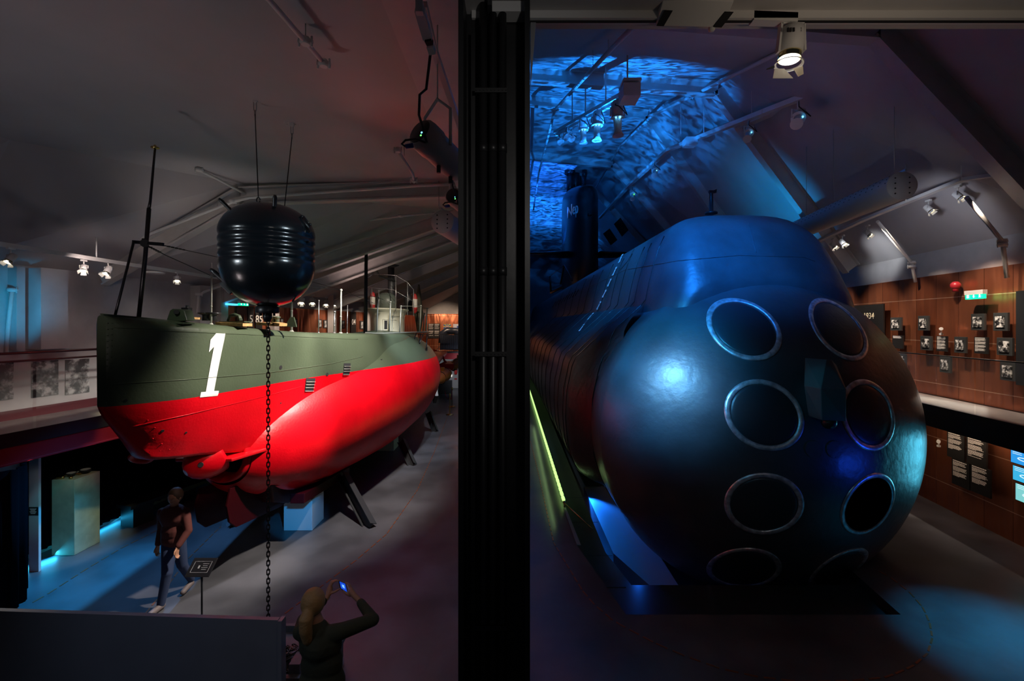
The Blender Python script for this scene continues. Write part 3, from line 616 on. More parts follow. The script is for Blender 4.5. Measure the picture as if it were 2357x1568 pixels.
for px, pt, y, r, m_ in ((487, 636, 6.54, .013, RAILW), (672, 640, 8.4, .020, RAILW), (785, 668, 10.2, .020, RAILW), (734, 692, 9.36, .010, STEEL), (770, 718, 10.0, .017, STEEL), (800, 704, 10.57, .008, STEEL), (842, 583, 12.5, .052, DKGREY)):
    f = MB(); tp = P(px+(1 if r > .04 else 0), pt, y); bt = V((P(px-1, 700, y).x, y, zd(y)-.02)); f.cyl(bt, tp, r, r*.85, 10)
    if r < .03: f.sphere(tp, r*1.7, 8); f.sphere(bt.lerp(tp, .4), r*1.3, 8)
    f.lathe(bt, [(r*3, 0), (r*2.6, .02), (r*1.4, .05)], 10); f.build('deck_pole', m_, sub1)
# conning tower
TY = 15.6; tc_ = V((CLX(TY)-.05, TY, 0)); zt0 = zd(TY)
tower_out = lambda s: [V((tc_.x+s*.50*math.cos(6.28318*j/32), tc_.y+s*1.0*math.sin(6.28318*j/32)*1.1, 0)) for j in range(32)]
f = MB(); rings = []
for z, s in ((-.1, 1.0), (.45, 1.0), (.62, 1.03), (.75, 1.12), (.80, 1.26), (.84, 1.28), (.84, .2)):
    rings.append([v+V((0, 0, zt0+z)) for v in tower_out(s)])
f.loft(rings, 0, True, True, False); tw = f.build('conning_tower', CREAM, sub1)
TOWB = BVHTree.FromPolygons([v for r_ in rings for v in r_], [(i*32+j, i*32+(j+1) % 32, (i+1)*32+(j+1) % 32, (i+1)*32+j) for i in range(len(rings)-1) for j in range(32)])
def onT(px, py, o=.01): h, n_ = cam_ray(TOWB, px, py); return h+n_*(o if n_.y < 0 or n_.x > 0 else -o)
q4 = [onT(884.5, 738), onT(891, 738), onT(891, 758), onT(884.5, 758)]; f = MB(); f.add(q4, [(0, 1, 2, 3)]); f.build('tower_window', BLACKM, tw)
f = MB(); q4 = [onT(882, 735, .015), onT(893.5, 735, .015), onT(893.5, 761, .015), onT(882, 761, .015)]; f.tube(q4+[q4[0]], .014, 5); f.build('window_frame', CREAM, tw)
f = MB(); f.tube([onT(904, 744), onT(906, 752), onT(905, 757)], .012, 5); f.tube([onT(899, 736), onT(912, 737)], .008, 5); f.build('tower_handle', CREAM, tw)
f = MB(); f.lathe((tc_.x, tc_.y-.25, zt0+.8), [(.34, 0), (.34, .35), (.28, .5), (.15, .58), (.01, .6)], 24); [f.cyl((tc_.x+.36*math.cos(a), tc_.y-.25+.36*math.sin(a), zt0+1.05), (tc_.x+.30*math.cos(a), tc_.y-.25+.30*math.sin(a), zt0+1.05), .05, n=10) for a in (-.4, -1, -1.6, -2.2)]; f.build('hatch_dome', mat('grey_green', (.10, .12, .10), .4), sub1)
f = MB(); f.cyl((tc_.x+.1, tc_.y, zt0+.8), (tc_.x+.1, tc_.y, zt0+2.3), .11, n=14); f.lathe((tc_.x+.1, tc_.y, zt0+2.28), [(.11, 0), (.26, .08), (.27, .10), (.01, .1)], 20, (.15, -.2, 1)); f.build('ventilator', DKGREY, sub1)
f = MB(); f.tube([(tc_.x+.5, TY+.8, zt0+.8), (tc_.x+.5, TY+.8, zt0+1.3), (tc_.x+.5, TY+.8, zt0+1.48)], [.14, .14, .06], 12); f.build('ventilator_hood', DKGREY, sub1)
f = MB(); f.tube([P(843, 642, 14.6), P(857, 632, 14.6), P(861, 617, 14.6), P(866, 620, 14.8), P(873, 636, 15), P(912, 648, 15.6)], .03, 8); f.build('exhaust_pipe', DKGREY, sub1)
f = MB()
for px, pt, pb in ((856, 664, 722), (872, 668, 720), (911, 634, 722), (938, 650, 726), (952, 667, 728)): f.cyl(P(px, pt, 14.7), P(px, pb, 14.7), .012, n=6)
f.tube([P(845, 630, 14.7), P(911, 634, 14.7), P(938, 650, 14.7), P(952, 667, 14.7)], .008, 5); f.tube([P(850, 662, 14.7), P(905, 667, 14.7), P(952, 694, 14.7)], .006, 5); f.build('bridge_rail', STEEL, sub1)
for px, pt, pb, y in ((870, 686, 764, 13.4), (899, 695, 764, 13.8), (923, 705, 765, 14.2), (969, 704, 764, 15.5), (983, 710, 762, 16), (977, 722, 762, 16.6)):
    f = MB(); f.cyl(P(px-3, pb, y), P(px, pt, y), .02, n=8); f.sphere(P(px, pt, y), .035, 8); f.build('stanchion', RAILW, sub1)
f = MB(); f.tube([P(852, 681, 13), P(870, 686, 13.4), P(899, 695, 13.8)], .007, 5); f.tube([P(923, 705, 14.2), P(969, 705, 15.5), P(983, 711, 16)], .007, 5); f.tube([P(842, 766, 12), P(864, 768, 13), P(985, 764, 16)], .02, 6); f.build('stanchion_wire', RAILW, sub1)
f = MB()
for a in ((958, 768, 950, 792), (968, 768, 964, 800), (983, 768, 981, 802), (975, 768, 966, 790)): f.tube([P(a[0], a[1], 15.4), P(a[2], a[3], 15.0)], .018, 6)
f.box(P(965, 803, 14.9), (.06, .06, .12)); f.box(P(982, 803, 15.2), (.06, .06, .12)); f.build('deck_bracket', BLACK, sub1)
for px, pt, pb, y in ((858, 672, 714, 14.9), (955, 676, 722, 15.6)):
    o = MB(); a = P(px, pb, y); b = P(px, pt, y); h = (b-a).length; o.lathe(a, [(.02, 0), (.07, h*.1), (.085, h*.3), (.085, h*.72), (.06, h*.93), (.01, h)], 14)
    for i, z in enumerate(range(len(o.f))):
        cz = sum((o.v[j].z for j in o.f[z]), 0)/len(o.f[z])-a.z
        if cz < h*.28 or cz > h*.74: o.m[z] = 1
    single(o, 'marker_buoy', [mat('buoy_white', (.5, .46, .4), .5), mat('buoy_red', (.35, .02, .02), .5)], 'red and white marker buoy standing %s the cream conning tower' % ('left of' if px < 900 else 'right of'), 'buoy')
f = MB(); f.tube([P(964, 656, 16.2), P(964, 690, 16.2), P(965, 730, 16.2), P(964, 764, 16.2)], [.03, .10, .16, .06], 10); single(f, 'furled_flag', [mat('flag_cloth', (.06, .05, .03), .8, var=.8, vs=3)], 'furled dark blue and yellow flag behind the cream conning tower', 'flag')
f = MB(); f.cyl(P(964, 764, 16.25), P(964, 655, 16.25), .03, n=8); f.build('flag_staff', BLACK, sub1)
# stern planes and guard
f = MB(); f.prism([P(1008, 845, 23), P(1020, 838, 23), P(1043, 838, 23), P(1045, 845, 23), P(1042, 853, 23), P(1010, 853, 23)], (0, 1.2, .05)); f.build('stern_plane', REDP, sub1, bevel=.02)
f = MB(); f.tube([P(996, 806, 23.5), P(1010, 810, 23.5), P(1020, 822, 23.5), P(1026, 840, 23.5)], .05, 8); f.tube([P(1008, 842, 23), P(1018, 838, 23), P(1028, 832, 23)], .06, 8); f.build('propeller_guard', REDP, sub1)
f = MB(); f.beam(P(996, 880, 18), P(1003, 920, 17.5), .12, .5); f.build('side_plate', BLACK, sub1)
# supports
def support(px, pt, pb, yb, yt, lab, pxt, m=DKGREY, w_=.22):
    t = thing('support_strut', lab, 'strut', tuple(V(P(px, pb, yb))*1), 'sloping steel struts under the small submarine'); f = MB(); a = P(px, pb, yb); b = P(pxt, pt, yt)
    n = V((0, 1, 0)); tt = (b-a).normalized(); s = n.cross(tt).normalized()
    f.beam(a, b, .02, w_-.02, up=s); f.build('web', m, t)
    for q in (-1, 1):
        f = MB(); f.beam(a+s*q*w_/2, b+s*q*w_/2, .16, .015, up=s); f.build('flange', m, t)
BLUST = mat('strut_grey', (.12, .14, .16), .5)
support(853, 1095, 1215, 4263/467, 10.3, 'steel strut nearest the camera, right side under the red hull', 789, DKGREY, .20)
support(950, 1015, 1072, 4263/324, 13.8, 'middle steel strut of the three right of the red hull', 924, DKGREY, .2)
support(1002, 950, 994, 4263/246, 17.8, 'farthest visible steel strut under the red hull stern', 986, DKGREY, .2)
support(525, 1120, 1214, 4263/466, 10.2, 'blue lit steel channel strut left of the pale support block', 560, BLUST, .20)
t = thing('support_block', 'pale concrete block under the red keel, washed in blue light', 'block', (-4.22, 9.3, 0))
f = MB(); f.box((-4.22, 9.28, .31), (.56, .56, .62)); f.build('block', mat('support_concrete', (.50, .52, .54), .6, bump=.1), t, bevel=.006)
f = MB(); f.box((-4.15, 9.2, .635), (.42, .3, .025)); f.box((-4.26, 9.2, .70), (.06, .2, .14)); f.box((-4.02, 9.2, .70), (.08, .2, .14)); f.build('steel_shoe', REDP, t)
f = MB(); f.box((CLX(15)+.1, 15, .35), (.6, .6, .7)); f.box((CLX(15)+.1, 15, .78), (.3, .5, .2)); single(f, 'support_block', mat('support_concrete_far', (.5, .5, .52), .6), 'second concrete block deep in shade under the red hull', 'block')

# ------------------------------------------------------------------ mine, chain, sinker
MX, MY, MZ = -2.83, 5.3, 4.855
mine = thing('naval_mine', 'black ribbed naval mine hanging on steel wires over the floor', 'mine', (MX, MY, 4.2))
R_ = .505; prof = [(.001, -.585), (.10, -.58), (.22, -.545), (.34, -.47), (.43, -.365), (.485, -.24), (.505, -.13)]
for i in range(4):
    z = -.06+i*.09; prof += [(.502, z-.02), (.49, z), (.502, z+.02), (.508, z+.045)]
prof += [(.50, .31), (.475, .38), (.42, .46), (.33, .535), (.21, .585), (.08, .605), (.001, .607)]
f = MB(); f.lathe((MX, MY, MZ), prof, 56, caps=False); f.build('shell', MINEM, mine, sub=1)
def horn(a, b, r=.035, l2=None):
    f = MB(); a = V(a); b = V(b); n = 9; path = [a.lerp(b, i/n) for i in range(n+1)]
    f.tube(path, [r*1.35, r*1.2]+[r*(1 if i % 2 else .86) for i in range(n-2)]+[r*.55], 10); f.lathe(a, [(r*1.9, 0), (r*1.9, .02), (r*1.3, .04)], 12, (b-a)); return f
c_ = V((MX, MY, MZ))
horn(c_+V((-.33, -.1, .47)), c_+V((-.47, -.16, .63)), .022).build('contact_horn', BLACK, mine)
horn(c_+V((.20, -.25, .47)), c_+V((.235, -.30, .63)), .024).build('contact_horn', BLACK, mine)
horn(c_+V((-.33, -.15, -.37)), c_+V((-.54, -.2, -.17)), .028).build('contact_horn', BLACK, mine)
f = MB(); f.beam(c_+V((-.29, -.15, -.42)), c_+V((-.40, -.17, -.30)), .09, .12); f.build('horn_housing', BLACK, mine, bevel=.01)
f = MB(); f.tube([c_+V((.37, -.1, .44)), c_+V((.44, -.1, .40)), c_+V((.52, -.1, .30))], .018, 8); f.tube([c_+V((.40, -.1, .36)), c_+V((.46, -.1, .44)), c_+V((.54, -.1, .33))], .012, 8); f.sphere(c_+V((.53, -.1, .35)), .02, 8); f.sphere(c_+V((.44, -.1, .44)), .02, 8); f.beam(c_+V((.40, -.1, .42)), c_+V((.53, -.1, .26)), .015, .03); f.build('lifting_lever', BLACK, mine)
f = MB(); f.cyl(c_+V((.49, -.1, .15)), c_+V((.535, -.12, .15)), .012, n=8); f.cyl(c_+V((.38, -.12, -.45)), c_+V((.34, -.12, -.53)), .012, n=8); f.build('stud', BLACK, mine)
f = MB(); f.lathe(c_+V((-.01, 0, -.66)), [(.001, 0), (.12, 0), (.125, .01), (.125, .07), (.10, .085), (.001, .09)], 28); f.lathe(c_+V((-.01, 0, -.76)), [(.001, 0), (.035, 0), (.05, .05), (.05, .10)], 16)
for a in range(6): f.cyl(c_+V((-.01+.08*math.cos(a), .08*math.sin(a), -.69)), c_+V((-.01+.08*math.cos(a), .08*math.sin(a), -.66)), .012, n=6)
f.build('base_plate', BLACK, mine)
f = MB(); f.tube([c_+V((-.115+.02*math.cos(a), 0, .655+.03*math.sin(a))) for a in np.linspace(0, 6.0, 12)], .007, 6); f.tube([c_+V((-.11+.018*math.cos(a), .0, .61+.02*math.sin(a))) for a in np.linspace(0, 6.0, 12)], .007, 6); f.cyl(c_+V((-.14, 0, .60)), c_+V((-.08, 0, .60)), .01, n=8); f.tube([c_+V((-.13, 0, .61)), c_+V((-.135, -.01, .55))], .009, 6); f.build('shackle', BLACK, mine)
text('MJFUNA', .035, frameM(c_+V((.20, -.475, -.22)), (0, 0, 1), V((0, 0, 1)).cross(V((.42, -.9, 0)).normalized())*-1), mat('faint_stencil', (.03, .035, .04), .5), mine, 'stencil') if False else None
def link(mb, c, r, L_, th, rot, ax=V((0, 0, 1))):
    pts = []
    s1 = V((math.cos(rot), math.sin(rot), 0))
    for i in range(12):
        a = 6.28318*i/12; pts.append(V(c)+s1*(r*math.cos(a))+ax*(math.copysign(L_/2-r, math.sin(a)) if abs(math.sin(a)) > .01 else 0)+ax*(r*math.sin(a)))
    mb.tube(pts, th, 5, closed=True)
f = MB(); z = 4.10; i = 0
while z > .42:
    link(f, (MX+.0, MY, z), .0155, .070, .0065, .5+(1.571 if i % 2 else 0)); z -= .052; i += 1
chain = single(f, 'mooring_chain', mat('chain_iron', (.03, .03, .03), .3, .9), 'black iron chain hanging straight down from the mine', 'chain')
for a, b, lab in ((P(587, 232, 5.78), c_+V((-.115, 0, .69)), 'left'), (P(672, 288, 6.42), V((-2.98, 5.95, 5.45)), 'right')):
    t = thing('suspension_wire', '%s steel wire holding the mine from the ceiling' % lab, 'wire', tuple(b))
    f = MB(); f.cyl(a-V((0, 0, .16)), b, .006, n=6); f.build('wire', BLACK, t)
    f = MB(); f.box(a+V((0, 0, .06)), (.22, .12, .012)); f.box(a+V((0, 0, .02)), (.06, .02, .08)); [f.cyl(a+V((dx, dy, .06)), a+V((dx, dy, .02)), .008, n=6) for dx in (-.09, -.03, .03, .09) for dy in (-.04, .04)]; f.build('ceiling_bracket', WHITE, t)
    f = MB(); link(f, a-V((0, 0, .06)), .018, .14, .006, 0); f.tube([a-V((0, 0, .12)), a-V((0, 0, .20))], .011, 6); f.build('shackle', STEEL, t)
t = thing('mine_sinker', 'low steel sinker sled heaped with chain, right of the grey partition', 'sinker', (-2.5, 5.0, 0))
f = MB(); f.box((-2.45, 5.18, .30), (.9, .84, .05)); f.box((-2.45, 5.57, .36), (.9, .05, .08)); f.box((-2.45, 4.79, .34), (.9, .06, .06)); f.box((-2.25, 5.2, .42), (.14, .2, .2)); f.box((-2.3, 4.9, .40), (.12, .16, .14)); f.cyl((-2.42, 4.85, .33), (-2.42, 4.85, .45), .02, n=8)
for q in (-.35, .35): f.box((-2.45+q, 5.18, .14), (.08, .8, .28))
f.build('sled', mat('sinker_grey', (.10, .11, .115), .5, bump=.2), t, bevel=.004)
f = MB(); rnd = random.Random(3)
for i in range(110):
    a = rnd.uniform(0, 6.28); r = abs(rnd.gauss(0, .13)); c2 = V((-2.52+r*math.cos(a), 5.05+1.2*r*math.sin(a), .345+max(0, .16-r)*rnd.random()))
    link(f, c2, .0155, .075, .0065, rnd.uniform(0, 3), V((rnd.uniform(-1, 1), rnd.uniform(-1, 1), rnd.uniform(-.4, .4))).normalized())
o = f.build('chain_heap', mat('chain_iron_heap', (.12, .11, .10), .3, .9), t)

# ------------------------------------------------------------------ left floor things
f = MB(); f.prism([(-5.6, 4.68, 0), (-2.36, 4.60, 0), (-2.36, 4.60, 1.08), (-5.6, 4.70, 1.12)], (0, .05, 0)); f.box((-2.33, 4.62, .54), (.04, .09, 1.09))
single(f, 'partition_panel', mat('partition_grey', (.20, .205, .23), .45, var=.1, vs=1), 'plain grey partition panel filling the lower left corner', 'panel')
t = thing('display_pedestal', 'tall pale plinth with round instruments lying on top', 'plinth', (-7.9, 8.28, 0))
f = MB(); f.box((-7.9, 8.28, .665), (.40, .50, 1.33)); f.build('plinth', mat('plinth_plaster', (.42, .42, .28), .6, bump=.15, bs=12, var=.12, vs=6), t, bevel=.006)
for (dx, dy, r, h) in ((-.05, -.05, .075, .06), (.05, .12, .085, .07)):
    it = thing('round_gauge', '%s round brass gauge lying on the pale plinth' % ('nearer' if dy < 0 else 'farther'), 'gauge', (-7.9+dx, 8.28+dy, 1.33))
    f = MB(); f.lathe((-7.9+dx, 8.28+dy, 1.33), [(r*.7, 0), (r*.8, h*.5), (r, h*.6), (r, h), (r*.9, h)], 24, (0, 0, 1)); f.build('body', BLACK, it)
    f = MB(); f.cyl((-7.9+dx, 8.28+dy, 1.33+h), (-7.9+dx, 8.28+dy, 1.335+h), r*.85, n=24); f.build('dial', mat('dial_white', (.6, .6, .55), .4), it)
f = MB(); [f.cyl((-7.98+.05*i, 8.1+.11*(i % 3), 1.33), (-7.98+.05*i, 8.1+.11*(i % 3), 1.37), .03, n=12) for i in range(4)]; f.tube([(-8.05, 8.05, 1.35), (-7.95, 8.2, 1.37), (-7.85, 8.3, 1.36)], .012, 6)
single(f, 'instrument_fittings', BRASS, 'small brass fittings beside the gauges on the plinth', 'fittings')
def curtain(name, path, z0, z1, lab, amp=.03, wv=.16):
    pts = []; d = 0
    for (a, b) in zip(path, path[1:]):
        a = V((*a, 0)); b = V((*b, 0)); L_ = (b-a).length; n = max(4, int(L_/.02)); nr = V((0, 0, 1)).cross((b-a).normalized())
        for i in range(n): pts.append(a.lerp(b, i/n)+nr*amp*(math.sin(6.283*(d+L_*i/n)/wv)+.4*math.sin(6.283*(d+L_*i/n)/(wv*2.7))))
        d += L_
    f = MB(); f.loft([[p+V((0, 0, z)) for p in pts] for z in (z0, z1)], 0, True, False)
    o = single(f, name, CURT, lab, 'curtain'); m_ = o.modifiers.new('solid', 'SOLIDIFY'); m_.thickness = .008; return o
curtain('black_curtain', [(WL(7.8)+.10, 7.8), (WL(13)+.10, 13)], .10, 2.05, 'long black curtain under the left walkway behind the plinth')
curtain('black_curtain', [(-8.3, 6.45), (-7.45, 6.3), (-7.06, 6.45), (-7.20, 6.75), (-7.62, 7.12)], .02, 2.0, 'near black curtain rounding the booth at the left edge', .035, .2)
t = thing('text_banner', 'tall narrow white banner beside the near black curtain', 'banner', (-7.85, 7.5, 0))
f = MB(); f.box((-7.86, 7.52, 1.0), (.16, .04, 2.0)); f.build('sheet', mat('banner_white', (.65, .65, .65), .6), t)
f = MB(); f.box((-7.86, 7.495, 1.0), (.16, .01, .13)); b_ = f.build('caption_plate', PAPER, t)
f = MB(); [f.box((-7.86, 7.488, 1.04-.016*i), (.11-.02*(i % 3), .004, .006)) for i in range(6)]; f.build('text_lines', WT, b_)
t = thing('low_bench', 'long low black bench against the curtain', 'bench', (-6.9, 9.9, 0))
f = MB(); f.beam((-7.75, 9.1, .42), (-7.12, 11.2, .42), .42, .07); f.build('seat', BLACK, t)
for q in (.12, .85):
    f = MB(); a = V((-7.75, 9.1, .19)).lerp(V((-7.12, 11.2, .19)), q); f.box(a, (.34, .4, .38), -.27); f.build('leg', BLACK, t)
f = MB(); f.box((-7.0, 11.6, .5), (.55, .55, 1.0)); f.box((-7.0, 11.6, 1.01), (.58, .58, .03)); single(f, 'blue_lit_plinth', mat('plinth_blue', (.07, .12, .2), .5), 'dark blue square plinth behind the bow cap', 'plinth')
t = thing('sign_stand', 'small black information stand on a thin pole behind the partition', 'sign', (-4.09, 6.0, 0))
f = MB(); f.cyl((-4.09, 6.02, 0), (-4.09, 6.02, .84), .012, n=10); f.build('pole', BLACK, t)
f = MB(); f.cyl((-4.09, 6.02, 0), (-4.09, 6.02, .02), .14, n=24); f.build('foot', BLACK, t)
RX = Matrix.Rotation(math.radians(38), 3, 'X'); f = MB(); f.box((-4.08, 6.0, .87), (.31, .24, .018), R=RX); pl = f.build('sign_plate', BLACK, t, bevel=.003)
f = MB()
for (a, b, c2, d) in ((-.11, -.07, .11, -.07), (.11, -.07, .11, .07), (.11, .07, -.11, .07), (-.11, .07, -.11, -.07)):
    f.beam(V((-4.08, 6.0, .87))+RX @ V((a, b, .0105)), V((-4.08, 6.0, .87))+RX @ V((c2, d, .0105)), .004, .002)
for i in range(4): f.box(V((-4.08, 6.0, .87))+RX @ V((.045, .04-.024*i, .0105)), (.08-.02*(i % 2), .005, .002), R=RX)
f.box(V((-4.08, 6.0, .87))+RX @ V((-.03, .0, .0105)), (.02, .04, .002), R=RX); f.build('text_lines', mat('sign_print', (.35, .35, .35), .5), pl)
# posters on the left wall
def wallpoint(px, wallf, d=.0):
    k_, m_ = (.14, -9.504+d) if wallf == 'L' else (.149, 8.10-d)
    return m_/((px-CX)/F-k_)
TL = V((.14, 1, 0)).normalized(); TR = V((.149, 1, 0)).normalized(); NL = V((1, -.14, 0)).normalized(); NR = V((-1, .149, 0)).normalized()
def plate(side, px0, px1, py0, py1, dep, off=0):
    d_ = off+dep+(0 if side == 'L' else .10); ya, yb = wallpoint(px0, side, d_), wallpoint(px1, side, d_); ym = (ya+yb)/2; wf = WL if side == 'L' else WR
    a, b = V((wf(ya), ya, 0)), V((wf(yb), yb, 0)); n = NL if side == 'L' else NR; base = .0 if side == 'L' else .10
    pm = (a+b)/2; pxm = CX+F*pm.x/pm.y; z1 = EYE-(py0-CY)/F*pm.y; z0 = EYE-(py1-CY)/F*pm.y
    return pm+V((0, 0, (z0+z1)/2))+n*(base+off+dep/2), abs((b-a).length), z1-z0, n
def platebox(mb, c, wd, ht, dep, n):
    t = V((-n.y, n.x, 0)); R = Matrix(((t.x, n.x, 0), (t.y, n.y, 0), (0, 0, 1))); mb.box(c, (wd, dep, ht), R=R); return mb
for i, (a, b, c2, d, lab) in enumerate([(-28, 32, 834, 922, 'partly cut off at the left photo edge'), (74, 135, 831, 912, 'showing crew and sea, middle of three'), (152, 206, 827, 906, 'showing tower crew, nearest the submarine bow')]):
    c_, wd, ht, n = plate('L', a, b, c2, d, .02); single(platebox(MB(), c_, wd, ht, .02, n), 'photo_poster', photo('poster_print', i+9, .55, 4.5), 'black and white poster on left wall, '+lab, 'poster', 'posters on the left gallery wall')
# dark skirting on the gallery walls
f = MB(); slab(f, WL, lambda y: WL(y)+.02, 3, 12.4, 2.46, 2.62); struct(f, 'baseboard_left', mat('skirting', (.10, .02, .025), .4))

# ------------------------------------------------------------------ left copper wall fittings
def panel_L(px0, px1, py0, py1, lab, txt, tcol=WT, m=PAPER):
    c_, wd, ht, n = plate('L', px0, px1, py0, py1, .03, .03); t = thing('number_panel', lab, 'panel', tuple(c_-V((0, 0, ht/2))), 'numbered panels on the left copper wall')
    platebox(MB(), c_, wd, ht, .03, n).build('board', m, t); text(txt, .33, frameM(c_+n*.02+V((0, 0, .02)), V((.14, 1, 0)) , (0, 0, 1)) , tcol, t, 'numerals')
for px0, px1, txt, lab in ((547, 569, '21', 'brown panel numbered 21 left of the exit sign on the copper wall'), (571, 585, '5', 'black panel numbered 5 under the green exit sign'), (589, 604, '85', 'grey panel numbered 85 beside the mine base'), (756, 770, '05', 'dark panel numbered 05 seen between deck poles'), (808, 820, '04', 'dark panel numbered 04 near the conning tower')):
    top = 697+(px0-547)*.06
    pass
    panel_L(px0, px1, 705+(px0-547)*.05, 768, lab, txt, mat('orange_numerals', (.45, .12, .04), .5) if txt == '21' else WT, mat('brown_board', (.12, .035, .02), .5) if txt == '21' else PAPER)
for i, px in enumerate((649, 681, 737, 749, 790, 833)):
    c_, wd, ht, n = plate('L', px-3, px+4, 733+i*1.2, 752+i*1.2, .03, .03)
    t = thing('framed_photo', 'small black framed photo on the left copper wall, %s of six counted from the mine' % ('first', 'second', 'third', 'fourth', 'fifth', 'sixth')[i], 'picture', tuple(c_-V((0, 0, ht/2))), 'framed photos on the left copper wall')
    platebox(MB(), c_, wd, ht, .03, n).build('frame', FRAMEM, t); platebox(MB(), c_+n*.017, wd*.6, ht*.75, .006, n).build('print', mat('pale_print', (.5, .5, .5), .5, var=.7, vs=9), t)
c_, wd, ht, n = plate('L', 490, 523, 696, 760, .08); single(platebox(MB(), c_, wd, ht, .08, n), 'rust_cabinet', mat('rust_board', (.30, .07, .02), .55), 'rust orange cabinet at the start of the left copper wall', 'cabinet')
c_, wd, ht, n = plate('L', 524, 551, 699, 703, .1, .2); single(platebox(MB(), c_, wd, ht, .1, n), 'blue_tube_light', mat('blue_tube', (0, 0, 0), .5, em=(.05, .45, 1), es=3), 'glowing blue tube lamp above the left copper wall', 'lamp')
def exit_sign(side, px0, px1, py0, py1, lab, off=.1):
    c_, wd, ht, n = plate(side, px0, px1, py0, py1, .06, off); t = thing('exit_sign', lab, 'sign', tuple(c_-V((0, 0, ht/2))))
    platebox(MB(), c_+V((0, 0, ht*.35)), wd, ht*.5, .08, n).build('housing', WHITE, t)
    platebox(MB(), c_-V((0, 0, ht*.1)), wd*.98, ht*.62, .05, n).build('lit_panel', mat('exit_green', (0, .3, .1), .5, em=(.0, .75, .28), es=2.2), t)
    tt = V((-n.y, n.x, 0)); tt = -tt if side == 'R' else tt; f = MB(); s = ht*.5; zz = V((0, 0, 1)); o = c_+n*.035-V((0, 0, ht*.1))
    if tt.y*(1 if side == 'R' else 1) < 0: pass
    for k_ in (-.32, 0, .32):
        q = o+tt*wd*k_
        if k_ == 0: f.beam(q+zz*s*.35, q-zz*s*.2, s*.16, .004, up=n); f.add([q+tt*s*.25-zz*s*.05, q-tt*s*.25-zz*s*.05, q-zz*s*.38], [(0, 1, 2)])
        elif k_ < 0: f.sphere(q+zz*s*.3, s*.09, 6); f.beam(q+zz*s*.18, q-zz*s*.06, s*.16, .004, up=n); f.beam(q-zz*s*.02, q-tt*s*.2-zz*s*.32, s*.09, .004, up=n); f.beam(q-zz*s*.02, q+tt*s*.2-zz*s*.32, s*.09, .004, up=n); f.beam(q-tt*s*.2+zz*s*.05, q+tt*s*.22+zz*s*.12, s*.07, .004, up=n)
        else: f.beam(q+zz*s*.35, q-zz*s*.35, s*.5, .004, up=n)
    f.build('pictogram', mat('exit_white', (1, 1, 1), .5, em=(.9, 1, .95), es=3), t)
exit_sign('L', 556, 577, 695, 705, 'green lit exit sign above the left copper wall, beside the mine', .5)
c_, wd, ht, n = plate('L', 676, 684, 713, 724, .08); single(platebox(MB(), c_, wd, ht, .08, n), 'fire_beacon', mat('beacon_red', (.5, .02, .03), .4), 'red fire alarm beacon on the left copper wall', 'alarm')

# end wall: text board, pictures, extinguisher, boats, barriers
def endplate(name, x0, x1, y0, y1, mat_, lab, cat, Y=29.175, parts=None, group=None):
    a, b = P(x0, y1, Y), P(x1, y0, Y); c_ = (a+b)/2
    if not parts:
        f = MB(); f.box(c_, (b.x-a.x, .04, b.z-a.z)); return single(f, name, mat_, lab, cat, group)
    t = thing(name, lab, cat, (c_.x, c_.y, a.z), group); f = MB(); f.box(c_, (b.x-a.x, .04, b.z-a.z)); bd = f.build('board', mat_, t); parts(t, a, b, c_); return t
def lines(t, a, b, c_):
    f = MB()
    for gx in (0, 1):
        for i in range(11):
            if i == 5: continue
            wd = (b.x-a.x)*.38*(1-.15*((i*7) % 3)/2); x0 = a.x+(b.x-a.x)*(.07+.48*gx)
            f.box((x0+wd/2, c_.y-.025, b.z-(b.z-a.z)*(.06+.075*i)), (wd, .004, (b.z-a.z)*(.045 if i in (0, 6) else .025)))
    f.build('text_lines', WT, t)
endplate('text_board', 985, 1013, 745, 779, PAPER, 'black text board on the far copper wall', 'board', 29.175, lines)
def rays(t, a, b, c_):
    f = MB()
    for i in range(0, 16, 2):
        a0, a1 = 6.283*i/16+.2, 6.283*(i+1)/16+.2; q = []
        for g in (a0, a1):
            dx, dz = math.cos(g), math.sin(g); s = min((b.x-a.x)/2/max(abs(dx), .01), (b.z-a.z)/2/max(abs(dz), .01)); q.append((c_.x+dx*s, c_.y-.024, c_.z+dz*s))
        f.add([(c_.x, c_.y-.024, c_.z), q[0], q[1]], [(0, 1, 2)])
    f.build('blue_rays', mat('ray_blue', (.02, .12, .5), .5), t)
    f = MB(); f.box((c_.x, c_.y-.03, c_.z-.02), ((b.x-a.x)*.45, .008, (b.z-a.z)*.25)); f.build('pale_centre', mat('pale_pink', (.6, .4, .38), .5), t)
endplate('ray_poster', 1021, 1038, 746, 758, mat('poster_yellow', (.7, .55, .03), .5), 'yellow and blue sunburst poster on the far copper wall', 'poster', 29.175, rays)
def ship(t, a, b, c_):
    f = MB(); w_ = b.x-a.x; h_ = b.z-a.z; f.prism([(a.x+w_*.05, c_.y-.03, a.z+h_*.3), (a.x+w_*.12, c_.y-.03, a.z+h_*.08), (b.x-w_*.1, c_.y-.03, a.z+h_*.08), (b.x-w_*.02, c_.y-.03, a.z+h_*.3)], (0, .01, 0)); f.box((c_.x, c_.y-.027, a.z+h_*.45), (w_*.4, .008, h_*.35)); f.box((c_.x, c_.y-.027, a.z+h_*.7), (w_*.05, .008, h_*.4)); f.build('ship_picture', mat('ship_blue', (.03, .08, .3), .5), t)
endplate('ship_poster', 1043, 1072, 746, 758, mat('poster_white', (.5, .52, .6), .5), 'pale poster of a blue ship on the far copper wall', 'poster', 29.175, ship)
endplate('banner_strip', 963, 970, 745, 757, mat('poster_plain', (.55, .55, .6), .5), 'small white notice left of the far text board', 'notice', 29.175)
